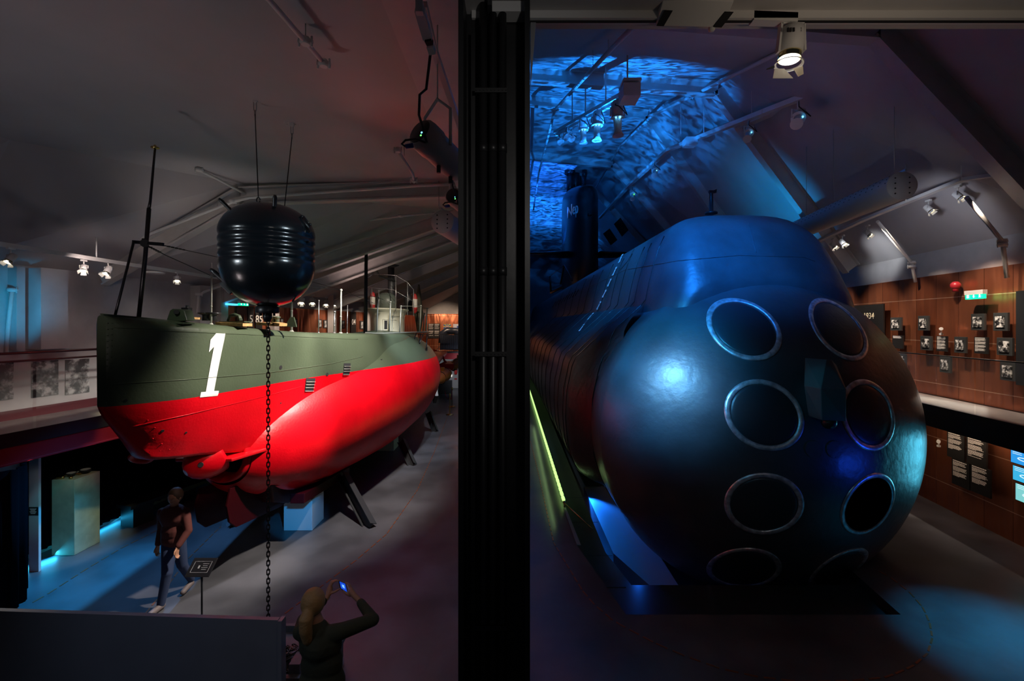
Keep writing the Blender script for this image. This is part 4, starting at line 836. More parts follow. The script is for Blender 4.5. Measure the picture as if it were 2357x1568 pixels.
f = MB(); f.tube([P(1018, 790, 27.8), P(1020, 768, 27.8), P(1030, 762, 27.8), P(1052, 762, 27.8), P(1056, 790, 27.8)], .25, 10); f.box(P(1037, 788, 27.8), (1.2, .5, .9)); single(f, 'dark_exhibit', mat('exhibit_dark', (.02, .025, .04), .3), 'dark bulky exhibit on the far balcony', 'exhibit')
t = thing('fire_extinguisher', 'red fire extinguisher on the far white wall', 'extinguisher', (-3.59, 29.2, .9))
f = MB(); a = P(1049, 893, 29.2); a.z = .9; f.lathe(a, [(.08, 0), (.09, .03), (.09, .28), (.05, .34), (.02, .36)], 12); f.build('cylinder', mat('ext_red', (.6, .02, .02), .3), t)
f = MB(); f.box(a+V((0, 0, .38)), (.12, .04, .04)); f.tube([a+V((.02, 0, .38)), a+V((.12, 0, .3)), a+V((.11, 0, .08))], .012, 6); f.build('valve', BLACK, t)
endplate('extinguisher_sign', 1046, 1052, 871, 874, mat('sign_red', (.6, .03, .03), .5), 'small red sign above the fire extinguisher', 'sign', 29.28)
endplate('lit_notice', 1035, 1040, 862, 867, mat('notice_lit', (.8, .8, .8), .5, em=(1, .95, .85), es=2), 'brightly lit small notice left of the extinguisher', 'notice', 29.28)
def raft(px, py, Y, s, lab):
    t = thing('orange_raft', lab, 'boat', tuple(P(px, py+14, Y))); f = MB(); a = P(px-17*s, py+12*s, Y-.8); b = P(px+15*s, py-10*s, Y+.8)
    f.tube([a, a.lerp(b, .12), a.lerp(b, .3), a.lerp(b, .7), a.lerp(b, .9), b], [.04, .17*s, .26*s, .28*s, .20*s, .05], 12); f.build('float', ORANGE, t)
    f = MB(); f.tube([a.lerp(b, .1)-V((0, 0, .2*s)), a.lerp(b, .95)-V((0, 0, .22*s))], [.06, .10*s], 8); f.build('keel', BLACK, t)
    f = MB(); q = a.lerp(b, .5)+V((0, 0, .28*s)); f.box(q, (.16*s, .2*s, .22*s)); f.build('hatch', mat('hatch_orange', (.6, .2, .03), .4), t)
    f = MB(); [f.tube([a.lerp(b, u)+V((.27*s*math.cos(g), 0, .29*s*math.sin(g))) for g in np.linspace(0, 6.28, 14)], .012, 4) for u in (.3, .7)]; f.build('strap', BLACK, t)
raft(1019, 866, 20, 1.0, 'orange inflatable float craft beside the red stern, nearer of two')
raft(1056, 834, 24, 1.0, 'second orange float craft, half hidden by the black column')
f = MB(); f.box(P(1025, 893, 26.9), (.75, .5, .85)); single(f, 'dark_cabinet', BLACKM, 'low dark cabinet below the nearer orange craft', 'cabinet')
for px, Y in ((1035.5, 20.6), (1040.5, 22.6)):
    t = thing('rope_barrier_post', 'brass rope barrier post at the far end of the hall, %s' % ('nearer' if Y < 21 else 'farther'), 'post', ((px-CX)/F*Y, Y, 0), 'brass barrier posts'); x = (px-CX)/F*Y
    f = MB(); f.lathe((x, Y, 0), [(.18, 0), (.18, .02), (.06, .04), (.001, .05)], 20); f.build('base', BRASS, t)
    f = MB(); f.lathe((x, Y, .03), [(.022, 0), (.022, .78), (.04, .8), (.04, .84), (.02, .86), (.045, .90), (.03, .94), (.001, .95)], 14); f.build('post', BRASS, t)
a, b = V(((1035.5-CX)/F*20.6, 20.6, .86)), V((-3.3, 22.5, .80)); f = MB(); f.tube([a.lerp(b, u/10)-V((0, 0, .5*(u/10)*(1-u/10)*2)) for u in range(11)], .02, 6); a2 = V(((1040.5-CX)/F*22.6, 22.6, .86)); f.tube([a.lerp(a2, u/10)-V((0, 0, .6*(u/10)*(1-u/10)*2)) for u in range(11)], .02, 6)
single(f, 'barrier_rope', mat('rope_red', (.4, .02, .04), .7), 'red rope slung between the brass barrier posts', 'rope')

# ------------------------------------------------------------------ big dark submarine
XC, ZC, RR, YC, BB, PP = 4.537, 2.05, 2.907, 8.452, 1.929, 1.578
CL2 = lambda y: XC-.018*max(0, y-YC)
big = thing('large_submarine', 'huge black rubber-clad submarine with eight torpedo openings, lit blue', 'submarine', (XC, 20, -.8))
f = MB(); rings = []
n_ = 96
for i in range(1, 41):
    dd = math.sin(math.pi/2*i/40)**1.0; dd = min(dd, .9999); y = YC-BB*(1-dd**PP)**(1/PP); r = RR*dd
    rings.append([V((XC+r*math.cos(6.28318*j/n_), y, ZC+r*math.sin(6.28318*j/n_))) for j in range(n_)])
for y in list(np.linspace(8.9, 40, 40))+[48, 52, 56]:
    r = RR*(1 if y < 42 else max(.1, 1-((y-42)/14)**2)); rings.append([V((CL2(y)+r*math.cos(6.28318*j/n_), y, ZC+r*math.sin(6.28318*j/n_))) for j in range(n_)])
f.loft(rings, 0, True, True, True); f.sm[-2] = True; f.build('hull', RUBBER, big)
BIGB = BVHTree.FromPolygons(list(f.v), [tuple(q) for q in f.f])
# bulging side tank on the left flank (and its twin)
for sgn in (-1, 1):
    f = MB(); rings = []
    for y in list(np.linspace(9.0, 12, 14))+list(np.linspace(13, 44, 18)):
        y = float(y); e = min(1, max(0, (y-9.0)/.9))**.5; hw_ = (2.35+.97*e); cx = CL2(y)
        pts = [(-1.9, 4.45), (-2.45, 3.95), (-hw_+.18, 3.3), (-hw_+.02, 2.6), (-hw_, 2.0), (-hw_+.05, 1.4), (-hw_+.2, .95), (-hw_+.42, .72), (-hw_+.75, .63), (-1.9, .62)]
        rings.append([V((cx-sgn*-1*a if sgn == 1 else cx+a, y, b)) for a, b in pts])
    f.loft(rings, 0, True, False, False); o = f.build('side_tank', RUBBER, big); SIDEB = BVHTree.FromPolygons(list(f.v), [tuple(q) for q in f.f]) if sgn == -1 else SIDEB
    o.modifiers.new('s', 'SUBSURF').levels = 1
# raised casing and sonar dome on top
f = MB(); rings = []
zt_ = hermite([7.98, 8.12, 8.4, 8.8, 9.35, 56], [4.80, 5.05, 5.58, 6.06, 6.30, 6.30])
wb_ = hermite([7.98, 8.2, 8.6, 9.3, 56], [1.30, 1.58, 1.72, 1.80, 1.80])
zs_ = hermite([7.98, 8.6, 9.3, 56], [4.40, 4.2, 3.9, 3.9])
for y in list(np.linspace(7.98, 9.5, 22))+list(np.linspace(10, 50, 30)):
    y = float(y); cx = CL2(y); t_ = zt_(y); w0 = wb_(y); h = t_-4.55; sec = [(w0*1.04, zs_(y))]
    for a, b in ((1.0, 0), (.96, .2), (.90, .45), (.82, .70), (.72, .86), (.56, .96), (.33, .995), (0, 1)): sec.append((w0*a, 4.55+h*b))
    rings.append([V((cx+a, y, b)) for a, b in sec]+[V((cx-a, y, b)) for a, b in sec[:-1]][::-1])
f.loft(rings, 0, True, False, False); f.f.append(tuple(range(len(rings[0])))[::-1]); f.m.append(0); f.sm.append(True)
f.build('deck_casing', RUBBER, big, sub=1); DECKB = BVHTree.FromPolygons(list(f.v), [tuple(q) for q in f.f])
def ridge(pts, bvhs, nm, r, m, n=12):
    path = []
    for (a, b), (c2, d) in zip(pts, pts[1:]):
        for i in range(n):
            best = None
            for bv in bvhs:
                h, nn = cam_ray(bv, a+(c2-a)*i/n, b+(d-b)*i/n)
                if h and (best is None or h.y < best.y): best = h
            if best: path.append(best)
    if len(path) > 3: f = MB(); f.tube(path, r, 5); f.build(nm, m, big)
ALLB = (BIGB, DECKB, SIDEB)
ridge([(1445, 620), (1560, 600), (1700, 588), (1850, 592), (1878, 602)], ALLB, 'weld_seam', .008, RUBBER)
ridge([(1722, 512), (1742, 588)], ALLB, 'weld_seam', .008, RUBBER)
ridge([(1475, 545), (1445, 600), (1425, 625)], ALLB, 'weld_seam', .008, RUBBER)
ridge([(1325, 675), (1400, 640), (1445, 618)], ALLB, 'weld_seam', .008, RUBBER)
# vertical plate joints behind the nose
for k_, y in enumerate((9.3, 10.1, 10.6, 11.6, 12.4, 13.6, 15, 16.5, 18, 20, 22, 25)):
    f = MB(); path = []
    for i in range(40):
        g = math.pi*(.62+.72*i/39); h = None
        o_ = V((CL2(y), y, 2.3)); d = V((math.cos(g), 0, math.sin(g)))
        src = o_+d*8; best = None
        for bv in (BIGB, SIDEB, DECKB):
            hh = bv.ray_cast(src, -d)
            if hh[0] and (best is None or (hh[0]-src).length < (best-src).length): best = hh[0]
        if best: path.append(best)
    f.tube(path, .012, 5); f.build('plate_joint', RUBBERD, big)
# torpedo openings: circles along the hull axis cut by the nose surface
def nose(x, z):
    d = min(.9995, math.hypot(x-XC, z-ZC)/RR); return YC-BB*(1-d**PP)**(1/PP)
k_ = 0
for dz, dx in ((1.962, .772), (.672, .783), (-.672, .783), (-1.962, .772)):
    for s in (-1, 1):
        cx, cz = XC+s*dx, ZC+dz; N = 56
        def ringpts(r, off): return [V((cx+r*math.cos(6.28318*j/N), nose(cx+r*math.cos(6.28318*j/N), cz+r*math.sin(6.28318*j/N))+off, cz+r*math.sin(6.28318*j/N))) for j in range(N)]
        f = MB(); f.loft([ringpts(.515, .02), ringpts(.508, -.012), ringpts(.49, -.022), ringpts(.455, -.020), ringpts(.435, -.004), ringpts(.428, .02)], 0, True, True, False); rg = f.build('opening_ring', RINGM, big)
        f = MB()
        if (dz, s) == (-.672, 1):
            f.loft([ringpts(.43, -.004), ringpts(.428, -.012), ringpts(.36, -.013), ringpts(.28, -.013), ringpts(.2, -.013), ringpts(.02, -.013)], 0, True, True, True); f.build('open_tube_mouth', mat('tube_dark', (.0015, .0015, .002), .9, spec=0), big, label='dark open torpedo mouth')
        else:
            f.loft([ringpts(.432, .015), ringpts(.425, -.001), ringpts(.40, -.008), ringpts(.36, -.012), ringpts(.2, -.012), ringpts(.02, -.012)], 0, True, True, True); f.build('tube_shutter', DOORM, big)
# bow transducer housing between the openings
f = MB(); yb = 6.62
q = [(1858, 822), (1905, 826), (1902, 862), (1893, 898), (1892, 965), (1860, 950), (1852, 890)]
A = [P(x, y_, 6.55) for x, y_ in q]
left = [P(1853, 824, 6.62), P(1851, 888, 6.50), P(1861, 958, 6.54)]; mid = [P(1903, 828, 6.42), P(1890, 895, 6.31), P(1892, 968, 6.34)]; rt = [P(1914, 828, 6.45), P(1947, 896, 6.38), P(1947, 970, 6.36)]; back = [P(1925, 840, 6.8), P(1948, 896, 6.8), P(1947, 960, 6.8)]; lb = [P(1858, 824, 6.9), P(1853, 888, 6.9), P(1864, 955, 6.9)]
f.loft([[left[i], mid[i], rt[i], back[i], lb[i]] for i in range(3)], 0, False, True, True); f.build('transducer_housing', mat('housing_teal', (.05, .075, .085), .4), big, bevel=.008)
f = MB(); f.sphere(P(1908, 972, 6.45), .10, 14); f.build('transducer_ball', BLACK, big)
for px in (1874, 1921):
    h, nn = cam_ray(BIGB, px, 1035); N = 32; cx, cz = h.x, h.z
    f = MB()
    pts = lambda r, off: [V((cx+r*math.cos(6.28318*j/N), nose(cx+r*math.cos(6.28318*j/N), cz+r*math.sin(6.28318*j/N))+off, cz+r*math.sin(6.28318*j/N))) for j in range(N)]
    f.loft([pts(.128, .01), pts(.124, -.008), pts(.120, -.010), pts(.112, -.010), pts(.02, -.010)], 0, False, True, True)
    for j in range(0, 32, 4): f.sphere(pts(.108, -.010)[j], .006, 6)
    f.build('inspection_cover', RUBBER, big)
# draught marks
f = MB()
for a, b, c2, d in ((1433.5, 588, 1426.5, 603.5), (1419.5, 617.5, 1412.5, 632.5), (1407, 644.5, 1401, 657.5), (1395.5, 670, 1389, 683), (1383.5, 696, 1376, 711), (1365.5, 723, 1354.5, 735.5), (1345, 748.5, 1335.5, 761.5)):
    pts = []
    for u in (0, .3, .42, .54, .66, .8, 1.0):
        best = None; nb = None
        for bv in ALLB:
            h, nn = cam_ray(bv, a+(c2-a)*u, b+(d-b)*u)
            if h and (best is None or h.y < best.y): best, nb = h, nn
        pts.append((u, best, nb))
    for u, h, nn in pts:
        if h is None: continue
        if nn.dot(V((0, -1, .5))) < 0: nn = -nn
        s = .060 if u in (0, 1.0) else .028; t1 = V((0, 1, 0)); t1 = (t1-nn*t1.dot(nn)).normalized(); t2 = nn.cross(t1)
        a_ = .10 if u in (0, 1.0) else .075; p = h+nn*.02
        f.add([p-t1*a_-t2*s*.5, p+t1*a_-t2*s*.5, p+t1*a_+t2*s*.5, p-t1*a_+t2*s*.5], [(0, 1, 2, 3)])
f.build('draught_marks', WT, big)
# bollard on the casing
f = MB(); a = P(1637, 486, 9.9); f.lathe(a-V((0, 0, .06)), [(.13, 0), (.13, .03), (.045, .06), (.04, .42), (.05, .46)], 14); f.box(a+V((.02, 0, .42)), (.14, .06, .05)); f.tube([a+V((.06, 0, .44)), a+V((.11, 0, .47)), a+V((.10, 0, .40))], .015, 6); f.build('bollard', BLACK, big)
# fin (sail) far aft
FY = 25.0; fx = 4.12; f = MB(); rings = []
for z, s in ((4.6, 1.0), (8.0, 1.0), (10.2, 1.0), (11.2, .99), (11.55, .95), (11.75, .86), (11.84, .72), (11.86, .5)):
    rg_ = []
    for j in range(40):
        g = 6.28318*j/40; x = math.copysign(abs(math.cos(g))**.8, math.cos(g))*.98*s; y = math.sin(g)*3.2*s
        rg_.append(V((fx+x, FY+3.0+y, z+(.12*(3.0+y) if z > 11 else 0))))
    rings.append(rg_)
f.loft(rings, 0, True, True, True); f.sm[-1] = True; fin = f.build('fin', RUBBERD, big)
FINB = BVHTree.FromPolygons(list(f.v), [tuple(q) for q in f.f])
for sgn in (-1, 1):
    f = MB(); zz = P(1337, 577, FY).z; x0 = fx+sgn*.9
    secs = []
    for u, ch in ((0, 1.6), (1, 1.1)):
        xx = x0+sgn*u*2.2; secs.append([V((xx, FY+1.5+ch*a, zz+b*(1-.4*u))) for a, b in ((-.7, 0), (-.45, .11), (0, .15), (.5, .09), (.9, 0), (.5, -.09), (0, -.15), (-.45, -.11))])
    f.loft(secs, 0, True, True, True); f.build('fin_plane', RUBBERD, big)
h, nn = cam_ray(FINB, 1320, 483); rv = V((.30, -.95, 0)); ob = text('Nep', .95, frameM((0, 0, 0), (1, 0, 0), (0, 0, 1)), mat('fin_letters', (.85, .88, .9), .5), big, 'name_lettering', .01)
for v_ in ob.data.vertices:                     # wrap the letters round the fin skin
    q_ = v_.co+ORI[big]; hh = FINB.ray_cast(V((h.x+q_.x*.26, h.y-8, h.z+q_.z)), V((0, 1, 0)))
    v_.co = (hh[0]+hh[1]*(.03-q_.y) if hh[0] else V((h.x+q_.x*.26, h.y, h.z+q_.z)))-ORI[big]
f = MB(); f.lathe(P(1361, 546, 24.9)+V((0, .1, 0)), [(.12, 0), (.16, .03), (.16, .05), (.13, .06)], 20, (0, -1, 0)); f.build('fin_port', mat('port_blue', (.05, .1, .4), .4), big)
f = MB(); f.cyl(P(1357, 492, 24.8), P(1357, 497, 24.8), .12, n=10); f.build('fin_lamp', BLACK, big)
for px, pt, pb, r, dy in ((1312, 388, 462, .22, 2.8), (1325, 375, 455, .26, 3.4), (1333, 385, 450, .16, 4.0), (1345, 393, 450, .10, 2.2)):
    f = MB(); a = P(px, pb, FY+dy); b = P(px, pt, FY+dy); f.cyl(a, b, r, n=12); f.cyl(b-V((0, 0, .35)), b, r*1.5, n=12); f.build('raised_mast', BLACK, big)
f = MB(); f.beam(P(1318, 379, FY+2.2), P(1357, 375, FY+2.2), .35, .16); f.build('radar_bar', BLACK, big)
# foredeck frame near the fin
f = MB(); f.tube([P(1290, 655, 20), P(1299, 610, 20), P(1317, 646, 19)], .04, 6); f.tube([P(1268, 672, 22), P(1266, 636, 22)], .05, 6); f.tube([P(1268, 674, 22), P(1296, 660, 21)], .07, 6); f.tube([P(1266, 636, 22), P(1299, 610, 20)], .012, 4); f.build('deck_frame', BLACK, big)
f = MB()
for i in range(9):
    a_ = None
    for bv in (DECKB,):
        pa, _ = cam_ray(bv, 1272+6.5*i, 708-3.4*i); pb, _ = cam_ray(bv, 1280+6.5*i, 694-3.4*i)
    if pa and pb: f.tube([pa, pb], .02, 5)
if f.v: f.build('vent_slot', BLACKM, big)

# LED strip light along the pit edge
f = MB(); a = V((1.165, 10.2, .13)); b = V((.99, 40, .13)); t = thing('light_tube', 'long glowing yellow green tube light along the pit edge', 'light', (1.15, 12, 0))
TUBEM = mat('tube_glow', (.2, .3, .1), .4, em=(.50, .95, .25), es=1.5)
n = 100
for i in range(n):
    p = a.lerp(b, i/n); q = a.lerp(b, (i+.86)/n)
    f.tube([p, p.lerp(q, .25), p.lerp(q, .75), q], [.028, .04, .04, .028], 8)
f.build('glowing_tube', TUBEM, t)
f = MB(); f.cyl((1.165, 10.15, 0), (1.165, 10.15, .10), .012, n=6); f.tube([(1.165, 10.15, .1), (1.66, 9.35, -.13)], .012, 6); f.sphere((1.165, 10.15, .12), .03, 8); f.build('end_bracket', BRASS, t)
f = MB(); f.prism([(1.20, 10.1, 0), (1.27, 8.4, 0), (1.20, 8.4, 0), (1.14, 10.1, 0)], (0, 0, .015)); single(f, 'edge_plate', mat('edge_steel', (.3, .4, .42), .35, .5), 'thin steel plate on the pit edge beside the glowing tube', 'plate')
area('tube_light_glow', (.9, 14, .2), (-.2, 14, -.3), 5, (.6, 1, .35), 9, .06)
area('tube_light_hull', (1.15, 14, .25), (2.0, 14, 1.2), 5, (.6, 1, .45), 8, .06)

# copper inlay dashes in the floor
def dash(path, mb, L_=.16, gap=.04, wd=.022):
    pts = [V((x, y, 0)) for x, y in path]; d = 0; cur = []; seg = []
    acc = []
    for a, b in zip(pts, pts[1:]):
        n = max(1, int((b-a).length/.02))
        for i in range(n): acc.append(a.lerp(b, i/n))
    s = 0; on = []
    for a, b in zip(acc, acc[1:]):
        s += (b-a).length; ph = s % (L_+gap)
        if ph < L_: on.append(a)
        else:
            if len(on) > 1: mb.beam(on[0]+V((0, 0, .002)), on[-1]+V((0, 0, .002)), wd, .006)
            on = []
def fpx(px, py): Y = 4263/(py-748); return ((px-CX)/F*Y, Y)
f = MB(); q = [fpx(*a) for a in ((1221, 1016), (1239, 1089), (1253, 1153), (1265, 1209), (1275, 1251), (1302, 1296), (1340, 1359), (1368, 1392), (1410, 1428), (1445, 1448), (1510, 1482), (1580, 1512), (1660, 1540), (1740, 1558), (1840, 1570), (1960, 1568), (2040, 1560), (2100, 1535), (2135, 1505), (2146, 1470), (2140, 1435), (2125, 1400), (2095, 1365), (2050, 1330), (2010, 1308))]
dash(q, f); o = f.build('copper_inlay_right', COPPERI); tag(o, 'dashed copper line in the floor curving round the large submarine', 'inlay')
f = MB(); q = [fpx(*a) for a in ((1037, 935), (1028, 965), (1000, 1040), (960, 1130), (890, 1230), (820, 1290), (740, 1350), (640, 1425))]; dash(q, f); o = f.build('copper_inlay_middle', COPPERI); tag(o, 'dashed copper line in the floor right of the small submarine', 'inlay')
f = MB(); q = [fpx(*a) for a in ((560, 1165), (490, 1230), (430, 1290), (370, 1370), (325, 1425))]; dash(q, f); o = f.build('copper_inlay', COPPERI); tag(o, 'dashed copper line in the floor under the walking person', 'inlay'); f = MB(); q = [fpx(*a) for a in ((360, 1222), (280, 1262), (200, 1310), (110, 1368), (50, 1402))]; dash(q, f); o = f.build('copper_inlay_left', COPPERI); tag(o, 'dashed copper line in the blue lit floor nearest the curtain', 'inlay')
for n_ in ('copper_inlay_right', 'copper_inlay_middle', 'copper_inlay_left'): bpy.data.objects[n_].name = 'copper_inlay'

# ------------------------------------------------------------------ right wall exhibits
def sc8(x, y): return 1880+x/4.126, 600+y/4.126
ORD = [('A', 705, 808, 540, 665, 'right of the year 1934 board, top row'), ('B', 968, 1068, 525, 665, 'top row, second from the 1934 board'), ('C', 992, 1095, 717, 852, 'middle row, left of the narrow text plate'), ('E', 1315, 1425, 725, 878, 'middle row, between two black text plates'), ('G', 1475, 1603, 505, 662, 'top row, under the green exit sign'), ('H', 1687, 1825, 495, 668, 'top row, farthest right'), ('I', 1720, 1870, 733, 902, 'middle row, farthest right'), ('J', 1175, 1278, 915, 1065, 'alone in the bottom row middle'), ('K', 1752, 1900, 965, 1142, 'bottom row, farthest right'), ('L', 785, 850, 885, 1015, 'bottom row, half hidden by the submarine nose')]
for i, (_, x0, x1, y0, y1, lab) in enumerate(ORD):
    a, b = sc8(x0, y0); c2, d = sc8(x1, y1); c_, wd, ht, n = plate('R', a, c2, b, d, .04, .03)
    t = thing('framed_photo', 'charcoal framed photo on the right copper wall, '+lab, 'picture', tuple(c_-V((0, 0, ht/2))), 'framed photos on the right copper wall')
    platebox(MB(), c_, wd, ht, .04, n).build('frame', FRAMEM, t, bevel=.004); platebox(MB(), c_+n*.026, wd*.62, ht*.62, .02, n).build('print', PH[i % 4], t)
def textplate(side, x0, x1, y0, y1, lab, rows, grp, big_=False, dep=.03, title=True):
    c_, wd, ht, n = plate(side, x0, x1, y0, y1, dep, .03); t = thing('text_plate', lab, 'text panel', tuple(c_-V((0, 0, ht/2))), grp)
    platebox(MB(), c_, wd, ht, dep, n).build('board', PAPER, t); tt = V((-n.y, n.x, 0)); tt = -tt if side == 'R' else tt
    if n.cross(V((0, 0, 1))).dot(tt) < 0: pass
    lft = V((0, 0, 1)).cross(n)*1
    right = n.cross(V((0, 0, 1)))*-1   # reading direction when facing the plate
    f = MB(); rnd = random.Random(int(x0)); k = 0; z = ht/2-ht*.06
    while z > -ht/2+ht*(.14 if not big_ else .30) and k < rows:
        L_ = wd*.80*(rnd.uniform(.82, 1) if k % 6 != 5 else rnd.uniform(.2, .6)); hh = ht*(.030 if (k == 0 and title) else .014)
        # line broken into words
        x = -wd*.42
        while x < -wd*.42+L_:
            wl_ = wd*rnd.uniform(.04, .12); wl_ = min(wl_, -wd*.42+L_-x)
            platebox(f, c_+right*(x+wl_/2)+V((0, 0, z))+n*(dep/2+.002), wl_, hh, .003, n); x += wl_+wd*.018
        z -= ht*(.055 if k == 0 else .030 if k % 6 != 5 else .055); k += 1
    f.build('text_lines', WT, t); return t
for x0, x1, y0, y1, lab in ((1145, 1245, 718, 862, 'narrow black text plate on the right copper wall, under the small camera'), (1505, 1632, 727, 885, 'black text plate on the right copper wall, below the exit sign'), (725, 825, 712, 835, 'mostly blank black text plate beside the 1934 board')):
    a, b = sc8(x0, y0); c2, d = sc8(x1, y1); textplate('R', a, c2, b, d, lab, 5 if x0 == 725 else 26, 'small text plates on the right copper wall')
a, b = sc8(150, 428); c2, d = sc8(642, 900); c_, wd, ht, n = plate('R', a, c2, b, d, .03, .04); t = thing('year_board', 'black board headed 1934 half hidden by the submarine nose', 'board', tuple(c_-V((0, 0, ht/2))))
platebox(MB(), c_, wd, ht, .03, n).build('board', PAPER, t); p_, _, _, _ = plate('R', 1984, 2016, 720, 736, .03, .06)
text('1934', .235, frameM(p_, (-.149, -1, 0), (0, 0, 1)), mat('year_letters', (.8, .72, .5), .5), t, 'numerals')
c_, wd, ht, n = plate('R', 2342, 2400, 668, 890, .05, .04); single(platebox(MB(), c_, wd, ht, .05, n), 'grey_board', mat('board_grey', (.012, .013, .015), .5), 'dark grey board cut by the right photo edge', 'board')
exit_sign('R', 2225, 2268, 670, 690, 'green lit exit sign on the right copper wall', .12)
c_, wd, ht, n = plate('R', 2188, 2204, 650, 664, .10, 0); f = MB(); f.sphere(c_, .09, 14); f.cyl(c_-V((0, 0, .13)), c_, .05, n=12); single(f, 'alarm_beacon', mat('alarm_red', (.35, .02, .03), .35), 'red alarm beacon high on the right copper wall', 'alarm')
for px, py, z_, lab in ((2164, 757, 0, 'small white security camera on the upper copper wall'), (2158, 1015, 0, 'small white security camera under the right walkway')):
    c_, wd, ht, n = plate('R', px-5, px+5, py-4, py+4, .1, .03); t = thing('security_camera', lab, 'camera', tuple(c_)); f = MB(); f.cyl(c_, c_+V((-.12, -.12, 0)), .035, n=12); f.build('body', WHITE, t); f = MB(); f.cyl(c_, c_-V((0, 0, .12)), .015, n=8); f.box(c_-V((0, 0, .12)), (.05, .05, .04)); f.build('bracket', WHITE, t)
def sc1(x, y): return 2080+x/4.354, 940+y/4.354
for x0, x1, y0, y1, lab in ((445, 615, 250, 510, 'upper left of four black text panels below the right walkway'), (640, 840, 305, 580, 'upper right of four black text panels below the right walkway'), (492, 668, 530, 790, 'lower left of four black text panels below the right walkway'), (682, 880, 590, 870, 'lower right of four black text panels below the right walkway')):
    a, b = sc1(x0, y0); c2, d = sc1(x1, y1); textplate('R', a, c2, b, d, lab, 24 if y0 < 400 else 18, 'black text panels under the right walkway', True)
SCR = [((1088, 420), (1206, 590)), ((1108, 592), (1230, 770)), ((1135, 775), (1260, 980))]
for i, ((x0, y0), (x1, y1)) in enumerate(SCR):
    a, b = sc1(x0, y0); c2, d = sc1(x1+120, y1); c_, wd, ht, n = plate('R', a, c2, b+3, d-2, .04, .04)
    t = thing('info_screen', '%s of three glowing blue screens at the right photo edge' % ('top', 'middle', 'bottom')[i], 'screen', tuple(c_-V((0, 0, ht/2))), 'blue screens under the right walkway')
    platebox(MB(), c_, wd, ht, .04, n).build('bezel', PAPER, t); platebox(MB(), c_+n*.022, wd*.96, ht*.92, .004, n).build('display', mat('screen_blue', (0, .1, .2), .3, em=((.03, .35, .9), (.05, .5, .85), (.25, .7, .7))[i], es=.9), t)
    f = MB(); rt_ = n.cross(V((0, 0, 1)))*-1; f.tube([c_+n*.026+rt_*(wd*.1+.12*math.cos(g))+V((0, 0, ht*.1*math.sin(g)-.02)) for g in np.linspace(0, 6.28, 16)], .008, 5); [platebox(f, c_+n*.026-rt_*(wd*.2)+V((0, 0, ht*.42-.03*k)), wd*.4, .008, .002, n) for k in range(3)]; f.build('screen_graphic', mat('screen_white', (1, 1, 1), .5, em=(.7, .9, 1), es=.9), t)

# ------------------------------------------------------------------ ceiling lamps, rails, ducts, pipes
def spotlamp(p, aim, lab, grp, s=1.0, on=True, drop=.12, body=WHITE):
    t = thing('track_spotlight', lab, 'spotlight', tuple(p), grp); p = V(p); d = (V(aim)-p).normalized(); h = p-V((0, 0, drop*s+.06*s))
    f = MB(); f.box(p, (.05*s, .12*s, .04*s)); f.cyl(p, h+V((0, 0, .05*s)), .012*s, n=8); f.build('track_adapter', body, t)
    sd = d.cross(V((0, 0, 1))).normalized()*.075*s; f = MB(); f.tube([h+V((0, 0, .07*s))-sd, h+V((0, 0, .07*s))+sd], .008*s, 6); [f.tube([h+V((0, 0, .07*s))+q*sd, h+q*sd], .008*s, 6) for q in (-1, 1)]; f.build('yoke', body, t)
    f = MB(); f.lathe(h-d*.09*s, [(.045*s, 0), (.06*s, .01*s), (.062*s, .15*s), (.055*s, .155*s)], 18, d); f.build('lamp_housing', body, t)
    f = MB(); f.lathe(h+d*.06*s, [(.058*s, 0), (.058*s, .03*s)], 18, d, caps=False); f.build('reflector_ring', GOLDB, t)
    f = MB(); f.cyl(h+d*.065*s, h+d*.072*s, .052*s, n=18); f.build('lens', LIT if on else BLACKM, t)
    u = sd.normalized().cross(d); f = MB(); s1 = sd.normalized()
    for q in (s1, -s1, u, -u):
        w2 = d.cross(q)*.045*s; b0 = h+d*.085*s+q*.058*s; e0 = b0+d*.05*s+q*.035*s; f.add([b0-w2, b0+w2, e0+w2*1.2, e0-w2*1.2], [(0, 1, 2, 3)])
    o = f.build('barn_doors', DKGREY if not on else WHITE, t); m_ = o.modifiers.new('s', 'SOLIDIFY'); m_.thickness = .003
    return t
def rail(pts, lab, nm='track_rail', wd=.05, ht=.06, m=WHITE, hang=None):
    t = thing(nm, lab, 'rail', tuple(pts[0])); f = MB()
    for a, b in zip(pts, pts[1:]): f.beam(a, b, wd, ht)
    f.build('rail', m, t)
    f = MB(); k = 0
    if hang:
        for (p, z1) in hang: f.cyl(p, (p[0], p[1], z1), .012, n=6); k = 1
        f.build('hangers', m, t)
    return t
# left track
rail([P(-40, 556, 5.8), P(0, 562, 6.0), P(240, 600, 7.6), P(520, 643, 11), P(700, 672, 17), P(860, 690, 22)], 'white lighting track along the left wall above the posters', hang=[(P(222, 597, 7.5), 5.5), (P(488, 640, 10.6), 6.0)])
spotlamp(P(25, 572, 6.1), P(25, 572, 6.1)+V((0, -.8, -1.1)), 'lit spotlight at far left on the left wall track', 'spotlights on the left wall track', .75)
spotlamp(P(193, 600, 7.3), P(193, 600, 7.3)+V((.5, -.8, -1.1)), 'small lit spotlight, left of a pair on the left wall track', 'spotlights on the left wall track', .7)
spotlamp(P(249, 602, 7.7), P(249, 602, 7.7)+V((0, -.8, -1.1)), 'brightest lit spotlight, right of a pair on the left wall track', 'spotlights on the left wall track', .85)
spotlamp(P(408, 628, 9.2), P(408, 628, 9.2)+V((.5, -.8, -1.1)), 'lit spotlight behind the bow mast on the left track', 'spotlights on the left wall track', .7)
